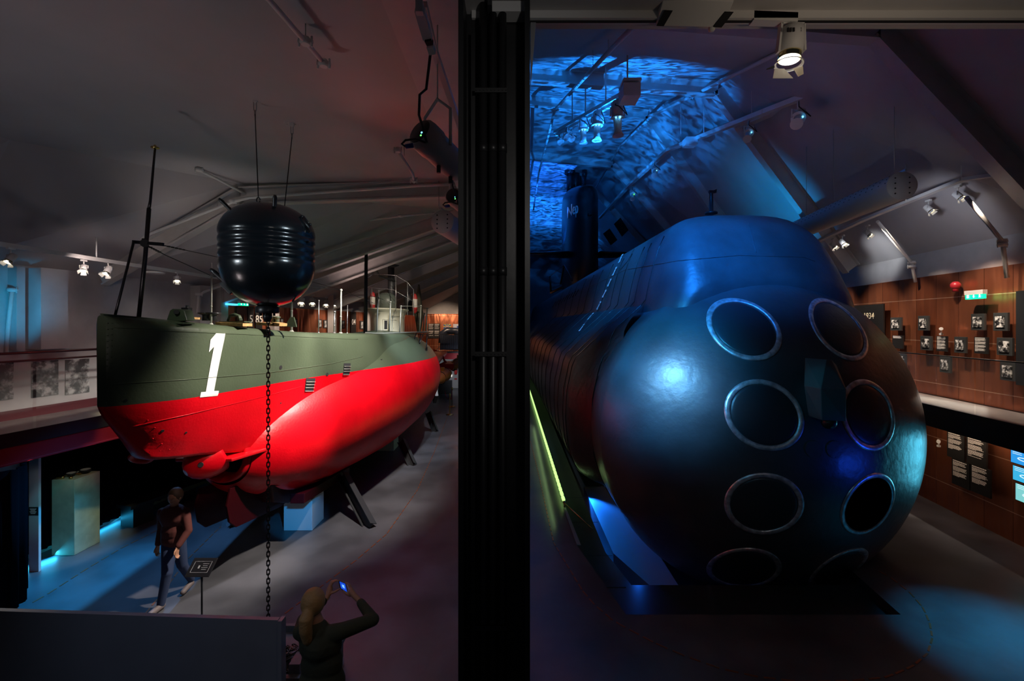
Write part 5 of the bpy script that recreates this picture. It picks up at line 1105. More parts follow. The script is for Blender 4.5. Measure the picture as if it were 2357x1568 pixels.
for i, (px, py, y) in enumerate([(695, 678, 14), (720, 680, 15), (751, 685, 16.5), (769, 688, 17.5), (792, 692, 19), (828, 698, 21)]):
    spotlamp(P(px, py, y), P(px, py, y)+V((.2, -.8, -1)), 'distant spotlight over the left copper wall, %s of six' % ('first', 'second', 'third', 'fourth', 'fifth', 'last and brightest')[i], 'distant spotlights over the copper wall', 1.1 if i < 5 else 1.6)
f = MB(); f.cyl(P(357, 630, 9), P(357, 626, 9), .16, n=20); single(f, 'ceiling_dish', WHITE, 'flat round white dish below the left track', 'fitting')
# right gallery track
RT = [P(2400, 388, 7.6), P(2216, 413, 8.6), P(1990, 505, 10.9), P(1856, 568, 13.5), P(1790, 600, 16)]
rail(RT, 'lighting track above the right gallery', wd=.12, ht=.06, hang=[(P(2213, 408, 8.6), 8.0), (P(2290, 400, 8.1), 7.6), (P(2085, 465, 9.7), 8.4)])
for px, py, y, lab in ((2205, 430, 8.8, 'largest lit spotlight on the right gallery track'), (2137, 462, 9.5, 'second lit spotlight on the right gallery track'), (1997, 520, 10.9, 'third lit spotlight on the right gallery track, standing alone'), (1939, 543, 11.8, 'fourth lit spotlight, right of a close pair above the gallery'), (1918, 550, 12.3, 'fifth lit spotlight, left of a close pair above the gallery'), (1868, 567, 13.3, 'lit spotlight nearest the submarine casing')):
    spotlamp(P(px, py, y), P(px, py, y)+V((.5, -.9, -1.3)), lab, 'lit spotlights on the right gallery track', .95)
# round perforated duct, right and left
def duct(a, b, r, lab, hang):
    t = thing('ventilation_duct', lab, 'duct', tuple(a)); a = V(a); b = V(b); f = MB(); f.lathe(a, [(.001, 0), (r*.97, 0), (r, .02), (r, (b-a).length)], 32, (b-a), caps=False); f.build('tube', mat('duct_white', (.42, .42, .43), .5), t)
    ax = (b-a).normalized(); sd = V((ax.y, -ax.x, 0)).normalized(); f = MB()
    for q in (-.45, .45):
        for w_ in (-.55, -.18, .18, .55): f.cyl(a+sd*r*q+V((0, 0, r*w_))+ax*.005, a+sd*r*q+V((0, 0, r*w_))-ax*.006, .014, n=8)
    L_ = (b-a).length
    for i in range(24):
        for g in (-2.6, -2.3, 3.4): p = a+ax*(L_*(i+.5)/24*.9); dv = (V((-1, 0, 0))*math.cos(g+3.14)+V((0, 0, 1))*math.sin(g+3.14)); f.cyl(p+dv*(r-.002), p+dv*(r+.004), .014, n=6)
    o = f.build('vent_holes', BLACKM, t); o['kind'] = 'stuff'
    f = MB(); [f.cyl(p, (p[0], p[1], z), .008, n=5) for p, z in hang]; f.beam(a+V((0, 0, r))-ax*.1, b+V((0, 0, r)), .03, .03); f.build('hangers', STEEL, t)
duct(P(2077, 427, 8.6), P(1800, 545, 14), .265, 'long round white ventilation duct hung over the right gallery', [(P(2058, 395, 8.8), 9.5), (P(1918, 460, 10.8), 9.2), (P(1856, 490, 12), 9.4)])
duct(P(1018, 510, 8.9), V((P(1018, 510, 8.9).x+.75, 12.5, 6.0)), .235, 'round white ventilation duct end left of the black column', [(P(1010, 490, 9), 6.9)])
# pipes on the left ceiling
def pipe(pts, r, lab, clamps=(), hang=()):
    t = thing('sprinkler_pipe', lab, 'pipe', tuple(pts[0])); f = MB(); f.tube(pts, r, 8); f.build('pipe', WHITE, t)
    for p in clamps: f = MB(); f.lathe(V(p)-V((0, 0, .03)), [(r*1.6, 0), (r*2.2, .02), (r*2.2, .05), (r*1.6, .07)], 10); f.box(p, (r*6, .02, .03)); f.cyl(V(p)+V((r*2.5, 0, -.05)), V(p)+V((r*2.5, 0, .05)), .01, n=6); f.cyl(V(p)+V((-r*2.5, 0, -.05)), V(p)+V((-r*2.5, 0, .05)), .01, n=6); f.build('pipe_coupling', WHITE, t)
    f = MB()
    for p, z in hang: f.cyl(p, (p[0], p[1], z), .006, n=5)
    if hang: f.build('hangers', STEEL, t)
pipe([P(560, -60, 3.35), P(620, 0, 3.75), P(745, 145, 4.65)], .024, 'white sprinkler pipe crossing the top left ceiling', [P(745, 147, 4.65), P(703, 96, 4.3)], [(P(703, 90, 4.3), 6.9)])
pipe([P(455, 390, 8.2), P(500, 412, 8.6), P(590, 460, 9.3)], .026, 'white pipe slanting above the mine, left of its wire', [P(458, 391, 8.2), P(588, 459, 9.3)], [(P(499, 411, 8.6), 6.85)])
pipe([P(40, 668, 8.3), P(110, 640, 8.5), P(250, 575, 8.9), P(535, 465, 8.9), P(575, 455, 8.9), P(960, 428, 8.9), P(1050, 424, 8.9)], .028, 'long white pipe following the first roof frame', [P(535, 464, 8.9), P(180, 610, 8.7)], [(P(500, 478, 8.9), 6.6), (P(900, 432, 8.9), 6.9)])
pipe([P(28, 668, 7.6), P(20, 740, 7.6), P(14, 812, 7.6)], .03, 'vertical white pipe by the blue lit niche', [P(28, 668, 7.6)])
pipe([P(915, 345, 6.9), P(950, 400, 7.6), P(953, 420, 8.0)], .022, 'short white pipe left of the large projector', [P(916, 346, 6.9), P(952, 415, 7.9)], [(P(930, 360, 7.2), 6.9)])
pipe([P(455, 720, 11), P(457, 680, 11), P(470, 672, 11.2), P(600, 625, 12)], .03, 'white wall pipe bending under the ceiling behind the mine', [P(458, 678, 11)])
pipe([P(820, 510, 11.6), P(920, 498, 11.6), P(1000, 490, 11.6)], .03, 'thin white pipe at the second roof frame', [P(921, 498, 11.6)])
# vertical and slanting pipes on the right wall
for a, b, c2, y0, lab in (((2318, 640), (2307, 555), (2225, 455), 8.9, 'nearest'), ((2107, 650), (2098, 605), (2020, 510), 10.9, 'middle'), ((1904, 665), (1900, 635), (1873, 590), 14.4, 'farthest')):
    Y = wallpoint(a[0], 'R')-.2
    pipe([P(*a, Y), P(*b, Y), P(*c2, Y-.8)], .035, '%s slanting white pipe on the right wall above the copper' % lab, [P(*b, Y), P(b[0], b[1]+9, Y)])
# right hall rails and pipes
def hang_on(a, b, n, z):
    return [(V(a).lerp(V(b), (i+.5)/n), z) for i in range(n)]
r1 = [P(1455, 207, 11), P(1280, 305, 17.5)]
t = thing('lamp_truss', 'heavy lighting beam with square box end hung under the blue roof', 'truss', tuple(r1[0])); f = MB(); f.beam(r1[0], r1[1], .22, .10); f.beam(r1[0]-V((0, 0, .09)), r1[1]-V((0, 0, .09)), .10, .10); f.build('beam', WHITE, t)
f = MB(); f.box(P(1449, 217, 10.9), (.40, .5, .30)); f.build('end_box', WHITE, t); f = MB(); f.box(P(1450, 194, 10.9), (.42, .5, .05)); f.build('end_plate', WHITE, t)
f = MB(); [f.cyl(V(r1[0]).lerp(V(r1[1]), u), V(r1[0]).lerp(V(r1[1]), u)+V((0, 0, 1.2+.6*u)), .02, n=6) for u in (.04, .25, .5, .7)]; f.build('hangers', WHITE, t)
def projector(p, aim, lab, s=1.0, led=LEDB):
    t = thing('stage_projector', lab, 'projector', tuple(p), 'stage projectors under the blue roof'); p = V(p); d = (V(aim)-p).normalized(); h = p-V((0, 0, .25*s))
    f = MB(); f.cyl(p, h, .02*s, n=8); f.tube([h+V((-.1*s, 0, 0)), h+V((-.1*s, 0, .12*s)), h+V((.1*s, 0, .12*s)), h+V((.1*s, 0, 0))], .012*s, 6); f.build('yoke', WHITE, t)
    f = MB(); f.lathe(h-d*.22*s, [(.06*s, 0), (.085*s, .03*s), (.085*s, .22*s), (.07*s, .26*s)], 14, d); f.build('lamp_housing', WHITE, t)
    f = MB(); f.lathe(h+d*.05*s, [(.06*s, 0), (.055*s, .18*s), (.085*s, .24*s)], 14, d); f.build('lens_barrel', WHITE, t)
    f = MB(); f.lathe(h+d*.025*s, [(.10*s, 0), (.10*s, .01*s)], 14, d); f.build('focus_ring', WHITE, t)
    f = MB(); f.sphere(h+d*.035*s+V((.02*s, -.07*s, -.01*s)), .016*s, 8); f.sphere(h+d*.035*s+V((-.035*s, -.06*s, -.01*s)), .012*s, 8); f.build('indicator_glow', led, t)
    f = MB(); f.tube([h-d*.2*s+V((.05*s, -.06*s, 0)), h+V((.12*s, -.09*s, -.02*s)), h-d*.05*s+V((0, -.1*s, .05*s)), h+V((-.05*s, -.09*s, .12*s)), p], .008*s, 5); f.build('power_cable', BLACK, t)
projector(P(1421, 228, 11.6), V(P(1421, 228, 11.6))+V((.1, 0, -3)), 'largest stage projector hanging below the square box end', 1.75)
projector(P(1375, 252, 12.6), V(P(1375, 252, 12.6))+V((-.1, 0, -3)), 'second stage projector along the lighting beam', 1.6)
projector(P(1343, 268, 13.8), V(P(1343, 268, 13.8))+V((0, 0, -3)), 'third stage projector along the lighting beam', 1.5)
for px, py, y, lab in ((1306, 292, 15.5, 'fourth'), (1316, 296, 16.0, 'fifth'), (1290, 305, 17, 'sixth')):
    projector(P(px, py, y), P(px-10, py+40, y-4), '%s small stage projector at the dark far end of the beam' % lab, 1.3)
projector(P(1838, 232, 10.2), P(1815, 300, 9.0), 'stage projector with coiled cable over the submarine casing, right of three', 1.5)
projector(P(1724, 278, 12.6), P(1700, 360, 11.5), 'stage projector over the submarine casing, left of two near the cross rail', 1.3)
projector(P(1508, 372, 18), P(1500, 420, 17), 'small stage projector low on the sloping rail', 1.4)
projector(P(1457, 430, 22), P(1450, 480, 21), 'tiny stage projector with green glow farther down the rail', 1.4, LEDG)
r3 = [P(2060, 142, 9), P(1760, 257, 12), P(1538, 345, 17), P(1450, 425, 23), P(1380, 502, 32)]
rail(r3, 'long pale lighting rail curving over the casing of the large submarine', wd=.16, ht=.12, hang=[(P(1682, 282, 13.4), 11.0), (P(1620, 305, 15), 12), (P(1567, 330, 16.5), 12.6), (P(1730, 266, 12.4), 11)])
pipe([P(1960, 40, 8), P(1760, 138, 10.5), P(1503, 265, 17), P(1427, 337, 23), P(1372, 430, 30)], .05, 'pipe running below the ridge of the blue lit roof', [P(1503, 265, 17), P(1585, 225, 14.5)])
pipe([P(1470, 50, 8), P(1419, 100, 9.5), P(1277, 253, 16), P(1240, 400, 25), P(1228, 483, 32)], .05, 'pipe along the left side of the blue lit roof', [P(1277, 253, 16)], [(P(1400, 118, 10), 10.4), (P(1365, 150, 11), 10.9)])
rail([P(2040, 148, 9.6), P(1900, 208, 10.8), P(1700, 295, 13.4)], 'second short rail high over the right side', wd=.22, ht=.07)
f = MB(); f.box(P(1588, 328, 15.2), (.38, .38, .24)); single(f, 'junction_box', WHITE, 'pale square box glowing blue on the curved rail', 'box')
for i, q in enumerate([((1413, 516), (1428, 501), (1446, 529), (1431, 544)), ((1388, 538), (1403, 526), (1420, 552), (1405, 564))]):
    f = MB(); f.prism([P(x_, y_, 29) for x_, y_ in q], (.05, .1, 0)); single(f, 'roof_louvre', BLACKM, 'dark louvre panel beside the fin, %s of two' % ('upper' if i == 0 else 'lower'), 'louvre')
# beam fittings over the camera
t = thing('beam_track', 'white lighting track under the near cross beam', 'rail', (1.5, 2.2, 5.55)); f = MB(); f.box((2.25, 2.30, 5.612), (4.9, .05, .04)); f.build('rail', WHITE, t); f = MB(); f.box((2.25, 2.30, 5.59), (4.9, .012, .008)); f.build('slot', BLACKM, t)
t = thing('sensor_box', 'white slant-faced sensor box with two black windows on the near beam', 'sensor', (.92, 2.15, 5.45)); f = MB(); a0 = P(1510, 60, 2.30); a1 = P(1663, 64, 2.30); b1 = P(1690, 2, 2.20); b0 = P(1527, -4, 2.20)
f.prism([a0, a1, b1, b0], (0, .02, .12)); f.build('housing', WHITE, t, bevel=.004)
for q in (((1511, 59), (1527, 60), (1548, 24), (1530, 23)), ((1640, 62), (1660, 63), (1688, 27), (1668, 26))):
    f = MB(); f.prism([P(x, y_, 2.298-.1*(62-y_)/62) for x, y_ in q], (0, -.004, -.004)); f.build('black_window', BLACKM, t)
f = MB(); f.sphere(P(1638, 66, 2.31), .018, 10); f.build('sensor_eye', WHITE, t)
t = thing('power_adapter', 'long white track adapter at the left end of the near beam', 'adapter', (.05, 2.1, 5.5)); f = MB(); a0, a1 = P(1130, 22, 2.20), P(1214, 6, 2.20); f.box((a0+a1)/2+V((0, .04, 0)), (a1.x-a0.x, .08, .05)); f.build('body', WHITE, t); f = MB(); f.box(P(1128, 12, 2.19), (.02, .07, .045)); f.build('end_cap', DKGREY, t)
t = thing('beam_spotlight', 'bright white spotlight with barn doors hanging from the near beam', 'spotlight', tuple(P(1820, 30, 2.1)))
B = lambda x, y_, yy=2.1: P(x, y_, yy+.2)
f = MB(); f.beam(B(1730, 42), B(1830, 46), .05, .045); f.cyl(B(1822, 38), B(1824, 62), .018, n=10); f.build('track_adapter', WHITE, t)
f = MB(); f.beam(B(1797, 56), B(1790, 122), .03, .010, up=(1, 0, 0)); f.beam(B(1848, 58), B(1850, 118), .03, .010, up=(1, 0, 0)); f.beam(B(1797, 56), B(1848, 58), .03, .01); f.build('yoke', WHITE, t)
h0, h1 = B(1825, 62), B(1818, 124); dd = (h1-h0).normalized(); f = MB(); f.lathe(h0, [(.03, 0), (.054, .012), (.058, .05), (.058, (h1-h0).length)], 28, dd); hs = f.build('lamp_housing', WHITE, t)
f = MB(); [f.beam(B(x, 64, 2.047), B(x, 73, 2.046), .006, .008, up=(1, 0, 0)) for x in (1814, 1820, 1827, 1837, 1842)]; f.build('vent_slots', BLACKM, hs)
f = MB(); f.lathe(h1, [(.052, 0), (.052, .028)], 28, dd, caps=False); f.build('reflector_ring', GOLDB, t)
f = MB(); f.lathe(h1+dd*.03, [(.001, -.005), (.038, -.005), (.046, .002)], 28, dd, caps=False); f.build('lens', LIT, t)
f = MB(); f.lathe(h1+dd*.048, [(.055, 0), (.068, .004), (.066, .008)], 28, dd, caps=False); f.build('snoot_ring', WHITE, t)
for q, m_ in ((((1783, 158), (1805, 158), (1826, 180), (1779, 180)), LITR), (((1827, 158), (1848, 152), (1850, 170), (1838, 176)), mat('barn_door_cream', (.7, .62, .48), .5)), (((1765, 158), (1783, 150), (1783, 156), (1765, 160)), DKGREY)):
    f = MB(); f.prism([B(x, y_, 2.08) for x, y_ in q], (0, .004, 0)); f.build('barn_door', mat('barn_door_white', (.85, .82, .75), .5) if m_ is LITR else m_, t)
spot('beam_lamp_light', tuple(h1+dd*.06+V((0, .01, 0))), tuple(h1+dd*1.2+V((-.1, .1, 0))), 9, (1, .92, .8), 110, .6, .03)

# large projectors on the girder, left of the column
def bigproj(c0, c1, r, s, lab):
    t = thing('effect_projector', lab, 'projector', tuple(c0)); c0, c1 = V(c0), V(c1); ax = (c1-c0).normalized(); L_ = (c1-c0).length
    f = MB(); f.lathe(c0, [(r*.82, 0), (r*.95, .02), (r, .06), (r, .16*s), (r*.93, .18*s), (r*.93, L_*.8), (r*.8, L_)], 28, ax); f.build('body', mat('projector_grey', (.34, .33, .32), .45), t)
    f = MB(); f.lathe(c0, [(.001, -.012), (r*.7, -.01), (r*.84, .006)], 28, ax, caps=False); pf = f.build('control_face', BLACK, t)
    sd = ax.cross(V((0, 0, 1))).normalized(); u = sd.cross(ax)
    f = MB(); f.sphere(c0-ax*.012+sd*r*.35*(-1 if (sd.x < 0) else 1)-u*r*.25, .008*s, 8); f.build('blue_indicator', LEDB, pf)
    f = MB(); f.sphere(c0-ax*.012+sd*r*.35*(-1 if (sd.x < 0) else 1)-u*r*.45, .007*s, 8); f.build('green_indicator', LEDG, pf)
    f = MB()
    for i in range(7): q = c0+ax*(L_*.72+.010*i); f.box(q+V((-.0, -r*.93, -.02)), (.05*s, .006, .004), R=ax.to_track_quat('X', 'Z').to_matrix())
    f.build('lit_vent', mat('vent_glow', (0, 0, 0), .5, em=(.1, .55, 1), es=4), t)
    m = c0.lerp(c1, .42); f = MB(); f.tube([m+sd*r*1.1, m+sd*r*1.1+V((0, 0, .30*s)), m+V((0, 0, .42*s)), m-sd*r*1.1+V((0, 0, .30*s)), m-sd*r*1.1], .014*s, 8); f.cyl(m+V((0, 0, .42*s)), (m.x, m.y, 6.6), .006, n=8); f.build('yoke', WHITE, t)
    f = MB(); f.tube([P(992, 112, 3.5) if s == 1.0 and r > .13 else c0+V((.05, .05, .6)), P(981, 205, 3.55) if r > .13 else c0+V((.03, .05, .42*s)), c0+V((.0, 0, .30*s)), c0+V((-.0, -.03, .12*s)), c0+V((.05, -r*1.1, -.02)), c0+V((.09, -r*1.2, -.16*s))], .011*s, 8); f.build('power_cable', BLACK, t)
    f = MB(); q = c0+V((.08, -r*1.1, -.15*s)); f.tube([q, q+V((-.08*s, 0, .03*s)), q+V((-.16*s, 0, .02*s)), q+V((-.19*s, 0, -.01*s)), q+V((-.16*s, 0, -.03*s)), q+V((-.10*s, 0, -.02*s))], .009*s, 8); f.build('connector_cable', BLACK, t)
    f = MB(); f.cyl(q+V((-.16*s, 0, -.03*s)), q+V((-.10*s, 0, -.02*s)), .018*s, n=10); f.build('blue_connector', mat('connector_blue', (.01, .03, .3), .4), t)
    for u2 in (.45, .75):
        f = MB(); q2 = c0.lerp(c1, u2)-V((0, 0, r)); f.cyl(q2, q2-V((0, 0, .06*s)), .018*s, n=8); f.build('focus_knob', BLACK, t)
bigproj(P(966, 303, 3.7), P(1058, 392, 4.1), .135, 1.0, 'large grey effect projector with cables, left of the black column')
bigproj(P(1042, 450, 6.0), P(1075, 482, 6.5), .12, 1.0, 'smaller effect projector half hidden by the black column')
t = rail([P(975, 10, 3.3), P(1000, 118, 3.75), P(1062, 300, 4.9), P(1080, 380, 6)], 'steel track below the red lit girder', 'girder_track', .05, .05, STEEL)
t = thing('girder_adapter', 'white track adapter at the near end of the girder track', 'adapter', tuple(P(975, 60, 3.3))); f = MB(); f.beam(P(966, 22, 3.2), P(985, 88, 3.4), .07, .05); f.box(P(966, 18, 3.18), (.05, .05, .08)); f.build('body', WHITE, t); f = MB(); f.beam(P(985, 90, 3.38), P(990, 100, 3.42), .05, .04); f.build('socket', BLACKM, t); f = MB(); f.beam(P(990, 105, 3.45), P(996, 122, 3.5), .05, .05); f.build('plug', WHITE, t)

# ------------------------------------------------------------------ people
def remeshed(mb, name, m, parent, vox=.012, sm=4):
    o = mb.build(name, m, parent); r = o.modifiers.new('r', 'REMESH'); r.mode = 'VOXEL'; r.voxel_size = vox; r.use_smooth_shade = True
    s = o.modifiers.new('s', 'SMOOTH'); s.iterations = sm; s.factor = .5; return o
def cap(mb, a, b, ra, rb, sc=(1, 1, 1)):
    a, b = V(a), V(b); n = 10
    mb.tube([a.lerp(b, i/4) for i in range(5)], [ra+(rb-ra)*i/4 for i in range(5)], 14); mb.sphere(a, ra, 14); mb.sphere(b, rb, 14)
def ell(mb, c, r, sc): mb.sphere(c, r, 18, sc=sc)
def hand(mb, wrist, palm_dir, across, curl, s=1.0, thumb=1):
    w_, d, a = V(wrist), V(palm_dir).normalized(), V(across).normalized(); nrm = d.cross(a).normalized()
    for i in range(4): cap(mb, w_+a*(.012*(i-1.5)), w_+d*.08*s+a*(.019*(i-1.5)), .014, .012)
    for i, L_ in enumerate((.066, .076, .072, .056)):
        b = w_+d*.085*s+a*(.020*(i-1.5)); k1 = (d+nrm*curl*.5).normalized(); k2 = (d*.5+nrm*curl).normalized(); k3 = (d*.1+nrm*curl).normalized()
        p1 = b+k1*L_*.45; p2 = p1+k2*L_*.32; p3 = p2+k3*L_*.25
        cap(mb, b, p1, .0095, .0088); cap(mb, p1, p2, .0088, .0082); cap(mb, p2, p3, .0080, .0070)
    tb = w_+d*.025*s-a*.028*thumb; t1 = tb+(d*.6-a*thumb*.8+nrm*curl*.3).normalized()*.038; t2 = t1+(d*.8-a*thumb*.3+nrm*curl*.5).normalized()*.032
    cap(mb, tb, t1, .013, .011); cap(mb, t1, t2, .011, .009)
# woman photographing
wo = thing('person', 'person in olive jacket with blonde ponytail, raising a phone in both hands', 'person', (-1.72, 4.05, 0))
sh_l, sh_r = V((-1.875, 4.06, 1.33)), V((-1.525, 4.06, 1.33)); el_r, wr_r = V((-1.275, 4.20, 1.345)), P(825, 1381, 4.38); el_l, wr_l = V((-1.93, 4.22, 1.33)), P(752, 1377, 4.42)
f = MB(); hc = V((-1.775, 4.09, 1.565))
ell(f, hc, .095, (.86, 1.05, 1.18)); ell(f, hc+V((0, .05, -.05)), .06, (.9, 1, 1)); f.sphere(hc+V((.01, .125, -.01)), .016, 8); [f.sphere(hc+V((q*.085, .01, -.01)), .02, 8, sc=(.5, .9, 1.4)) for q in (-1, 1)]
[f.sphere(hc+V((q*.033, .085, .015)), .014, 8) for q in (-1, 1)]; f.beam(hc+V((-.022, .10, -.052)), hc+V((.022, .10, -.052)), .014, .012)
cap(f, hc-V((0, .02, .05)), (-1.715, 4.06, 1.36), .052, .06); cap(f, (-1.71, 4.06, 1.32), (-1.70, 4.06, 1.05), .10, .11)
cap(f, (-1.70, 4.06, 1.05), (-1.70, 4.06, .9), .11, .13)
for a, b, c2 in ((sh_r, el_r, wr_r), (sh_l, el_l, wr_l)): cap(f, (-1.70, 4.06, 1.30), a, .06, .05); cap(f, a, b, .045, .038); cap(f, b, c2, .036, .024)
for q in (-.09, .09): cap(f, (-1.70+q, 4.06, .88), (-1.70+q, 4.07, .47), .085, .055); cap(f, (-1.70+q, 4.07, .47), (-1.70+q, 4.04, .09), .05, .035); cap(f, (-1.70+q, 4.04, .06), (-1.70+q, 4.20, .04), .04, .03)
ph = P(789, 1351, 4.50)
def pxc(pts, r0, r1):
    q = [P(*p) for p in pts]
    for i, (a, b) in enumerate(zip(q, q[1:])): k0 = r0+(r1-r0)*i/(len(q)-1); k1 = r0+(r1-r0)*(i+1)/(len(q)-1); cap(f, a, b, k0, k1)
pxc([(752, 1377, 4.42), (757, 1366, 4.44), (760, 1355, 4.46)], .024, .026); pxc([(754, 1370, 4.46), (758, 1354, 4.50)], .020, .022)
for k_, (dx_, dy_, dz_) in enumerate(((0, 0, .0), (-2, -3, .022), (-3, -4, .044), (-3, -1, .064))): pxc([(761+dx_, 1352+dy_, 4.455+dz_), (766+dx_, 1341+dy_*.6, 4.455+dz_), (774+dx_*.5, 1337+dy_*.5, 4.46+dz_*.9), (780+dx_*.4, 1338+dy_*.3, 4.465+dz_*.8)], .0105, .0075)
pxc([(761, 1366, 4.44), (770, 1363, 4.44), (782, 1356, 4.46)], .013, .009)
pxc([(825, 1381, 4.38), (816, 1372, 4.42), (807, 1361, 4.47)], .024, .027); pxc([(818, 1374, 4.45), (808, 1358, 4.50)], .022, .022)
for k_, (dx_, dy_, dz_) in enumerate(((0, 0, .0), (3, -2, .02), (5, -1, .04), (7, 3, .058))): pxc([(804+dx_, 1356+dy_, 4.50+dz_), (800+dx_, 1347+dy_, 4.53+dz_*.8), (795+dx_*.7, 1344+dy_, 4.545+dz_*.6), (790+dx_*.5, 1346+dy_, 4.545+dz_*.5)], .0105, .0075)
pxc([(806, 1371, 4.45), (797, 1367, 4.45), (790, 1360, 4.465)], .013, .009)
remeshed(f, 'body', SKIN, wo, .007, 2)
f = MB(); JK = mat('olive_jacket', (.045, .048, .026), .85, bump=.3, bs=30)
cap(f, (-1.72, 4.05, 1.345), (-1.70, 4.06, 1.22), .095, .15); f.sphere((-1.70, 4.06, 1.22), .17, 18, sc=(1.12, .72, 1.0)); f.sphere((-1.69, 4.06, 1.05), .165, 18, sc=(1.12, .75, 1.2)); f.sphere((-1.69, 4.06, .86), .19, 18, sc=(1.1, .78, 1.2)); f.sphere((-1.69, 4.06, .74), .20, 18, sc=(1.12, .78, .8))
for a, b, c2 in ((sh_r, el_r, wr_r), (sh_l, el_l, wr_l)): cap(f, (-1.70, 4.06, 1.28), a, .09, .072); cap(f, a, b, .070, .056); cap(f, b, b.lerp(c2, .84), .054, .040)
remeshed(f, 'jacket', JK, wo, .011, 4)
f = MB(); HR = mat('blonde_hair', (.42, .24, .09), .55, bump=.6, bs=50)
f.sphere(hc+V((0, -.015, .02)), .112, 20, sc=(.92, 1.0, 1.08)); f.tube([hc+V((-.0, -.09, .0)), hc+V((-.01, -.135, -.06)), hc+V((-.01, -.14, -.15)), hc+V((.0, -.12, -.25)), hc+V((.01, -.11, -.31))], [.045, .06, .055, .045, .015], 14); f.sphere(hc+V((-.01, -.10, -.03)), .05, 12)
remeshed(f, 'hair', HR, wo, .009, 3)
f = MB(); [cap(f, (-1.70+q, 4.06, .80), (-1.70+q, 4.07, .47), .10, .072) for q in (-.09, .09)]; [cap(f, (-1.70+q, 4.07, .47), (-1.70+q, 4.05, .10), .072, .055) for q in (-.09, .09)]; remeshed(f, 'trousers', mat('dark_jeans', (.012, .018, .04), .8), wo, .012, 3)
for q in (-.09, .09): f = MB(); cap(f, (-1.70+q, 4.02, .05), (-1.70+q, 4.20, .045), .048, .042); remeshed(f, 'shoe', BLACK, wo, .01, 2)
f = MB(); f.tube([wr_l+V((.03*math.cos(g), .01*math.sin(g), .03*math.sin(g)*.3)) for g in np.linspace(0, 6.2, 14)], .006, 6); f.build('bracelet', STEEL, wo)
t = thing('smartphone', 'lit smartphone held up by the person in the olive jacket', 'phone', tuple(ph)); c4 = [P(780, 1337, 4.46), P(795, 1343, 4.53), P(800, 1365, 4.53), P(784, 1355, 4.46)]
nn = (c4[1]-c4[0]).cross(c4[3]-c4[0]).normalized(); nn = nn if nn.y > 0 else -nn
f = MB(); f.prism(c4, nn*.008); f.build('case', BLACK, t, bevel=.002)
cm = sum(c4, V((0, 0, 0)))/4; f = MB(); f.prism([cm+(q-cm)*.86-nn*.001 for q in c4], nn*.0015); f.build('display', mat('phone_screen', (0, 0, .1), .3, em=(.01, .08, .75), es=.9), t)
f = MB(); f.prism([cm+(q-cm)*.35-nn*.002 for q in c4], nn*.001); f.build('display_picture', mat('phone_picture', (0, 0, .1), .3, em=(.2, .5, 1), es=1.2), t)
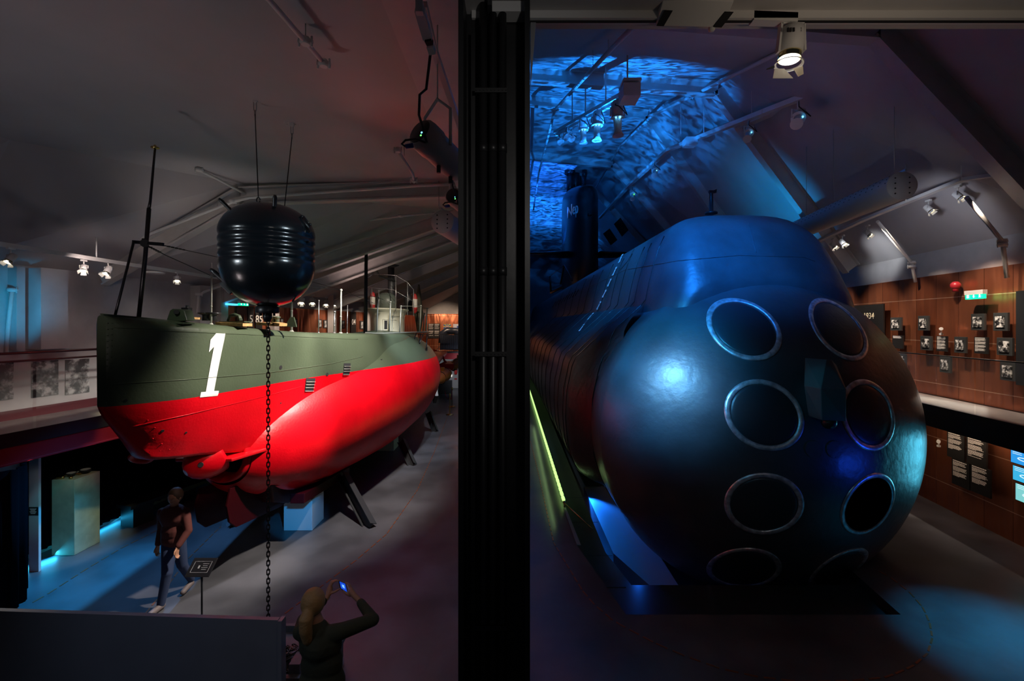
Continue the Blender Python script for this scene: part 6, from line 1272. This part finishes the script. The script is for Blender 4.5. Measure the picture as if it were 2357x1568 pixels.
# walking visitor
wk = thing('person', 'person in dark red top and blue jeans walking below the submarine bow', 'person', (-4.98, 6.7, 0)); x, y = -4.98, 6.72
f = MB(); hc = V((x+.03, y-.02, 1.53))
ell(f, hc, .093, (.84, 1.02, 1.18)); f.sphere(hc+V((.03, -.098, -.01)), .015, 8); [f.sphere(hc+V((q*.083, 0, -.01)), .018, 8, sc=(.5, .9, 1.4)) for q in (-1, 1)]; [f.sphere(hc+V((q*.032+.02, -.082, .018)), .013, 8) for q in (-1, 1)]; f.beam(hc+V((0, -.092, -.05)), hc+V((.04, -.09, -.05)), .014, .012)
cap(f, hc-V((0, 0, .06)), (x, y, 1.33), .05, .055); cap(f, (x, y, 1.26), (x, y, .95), .095, .10)
for s_, e, w2 in (((x-.17, y, 1.30), (x-.24, y+.08, 1.04), (x-.22, y-.02, .82)), ((x+.17, y, 1.30), (x+.25, y-.05, 1.05), (x+.20, y-.2, .88))):
    cap(f, (x, y, 1.27), s_, .05, .045); cap(f, s_, e, .040, .032); cap(f, e, w2, .030, .022); hand(f, w2, (0, -.15, -1), (0, 1, -.1), .35, 1, 1)
kn_f, an_f, kn_b, an_b = (x+.04, y-.18, .50), (x-.02, y-.22, .08), (x+.08, y+.06, .50), (x+.06, y+.28, .16)
cap(f, (x-.07, y, .90), kn_f, .08, .055); cap(f, kn_f, an_f, .05, .035); cap(f, (x+.07, y, .90), kn_b, .08, .055); cap(f, kn_b, an_b, .05, .035)
remeshed(f, 'body', SKIN, wk, .008, 2)
f = MB(); f.sphere((x, y, 1.24), .17, 18, sc=(1.15, .85, 1.1)); f.sphere((x, y, 1.02), .17, 18, sc=(1.0, .86, 1.2)); f.sphere((x, y, .92), .165, 18, sc=(1.05, .88, .9))
for s_, e, w2 in (((x-.17, y, 1.30), (x-.24, y+.08, 1.04), (x-.22, y-.02, .82)), ((x+.17, y, 1.30), (x+.25, y-.05, 1.05), (x+.20, y-.2, .88))): cap(f, (x, y, 1.28), s_, .085, .065); cap(f, s_, e, .066, .056); cap(f, e, V(e).lerp(V(w2), .9), .054, .042)
remeshed(f, 'top', mat('dark_red_top', (.10, .022, .018), .85), wk, .012, 4)
f = MB(); cap(f, (x-.06, y, .90), kn_f, .105, .072); cap(f, kn_f, an_f, .068, .052); cap(f, (x+.06, y, .90), kn_b, .105, .072); cap(f, kn_b, an_b, .068, .052); remeshed(f, 'jeans', mat('blue_jeans', (.02, .035, .09), .85), wk, .012, 3)
SHM = mat('pale_shoes', (.14, .11, .11), .6); f = MB(); cap(f, (x-.02, y-.20, .05), (x-.03, y-.40, .045), .046, .04); remeshed(f, 'shoe', SHM, wk, .01, 2); f = MB(); cap(f, (x+.06, y+.28, .10), (x+.05, y+.12, .05), .044, .038); remeshed(f, 'shoe', SHM, wk, .01, 2)
f = MB(); f.sphere(hc+V((0, .02, .025)), .106, 18, sc=(.9, .98, 1.08)); remeshed(f, 'hair', mat('brown_hair', (.06, .03, .015), .6), wk, .01, 3)
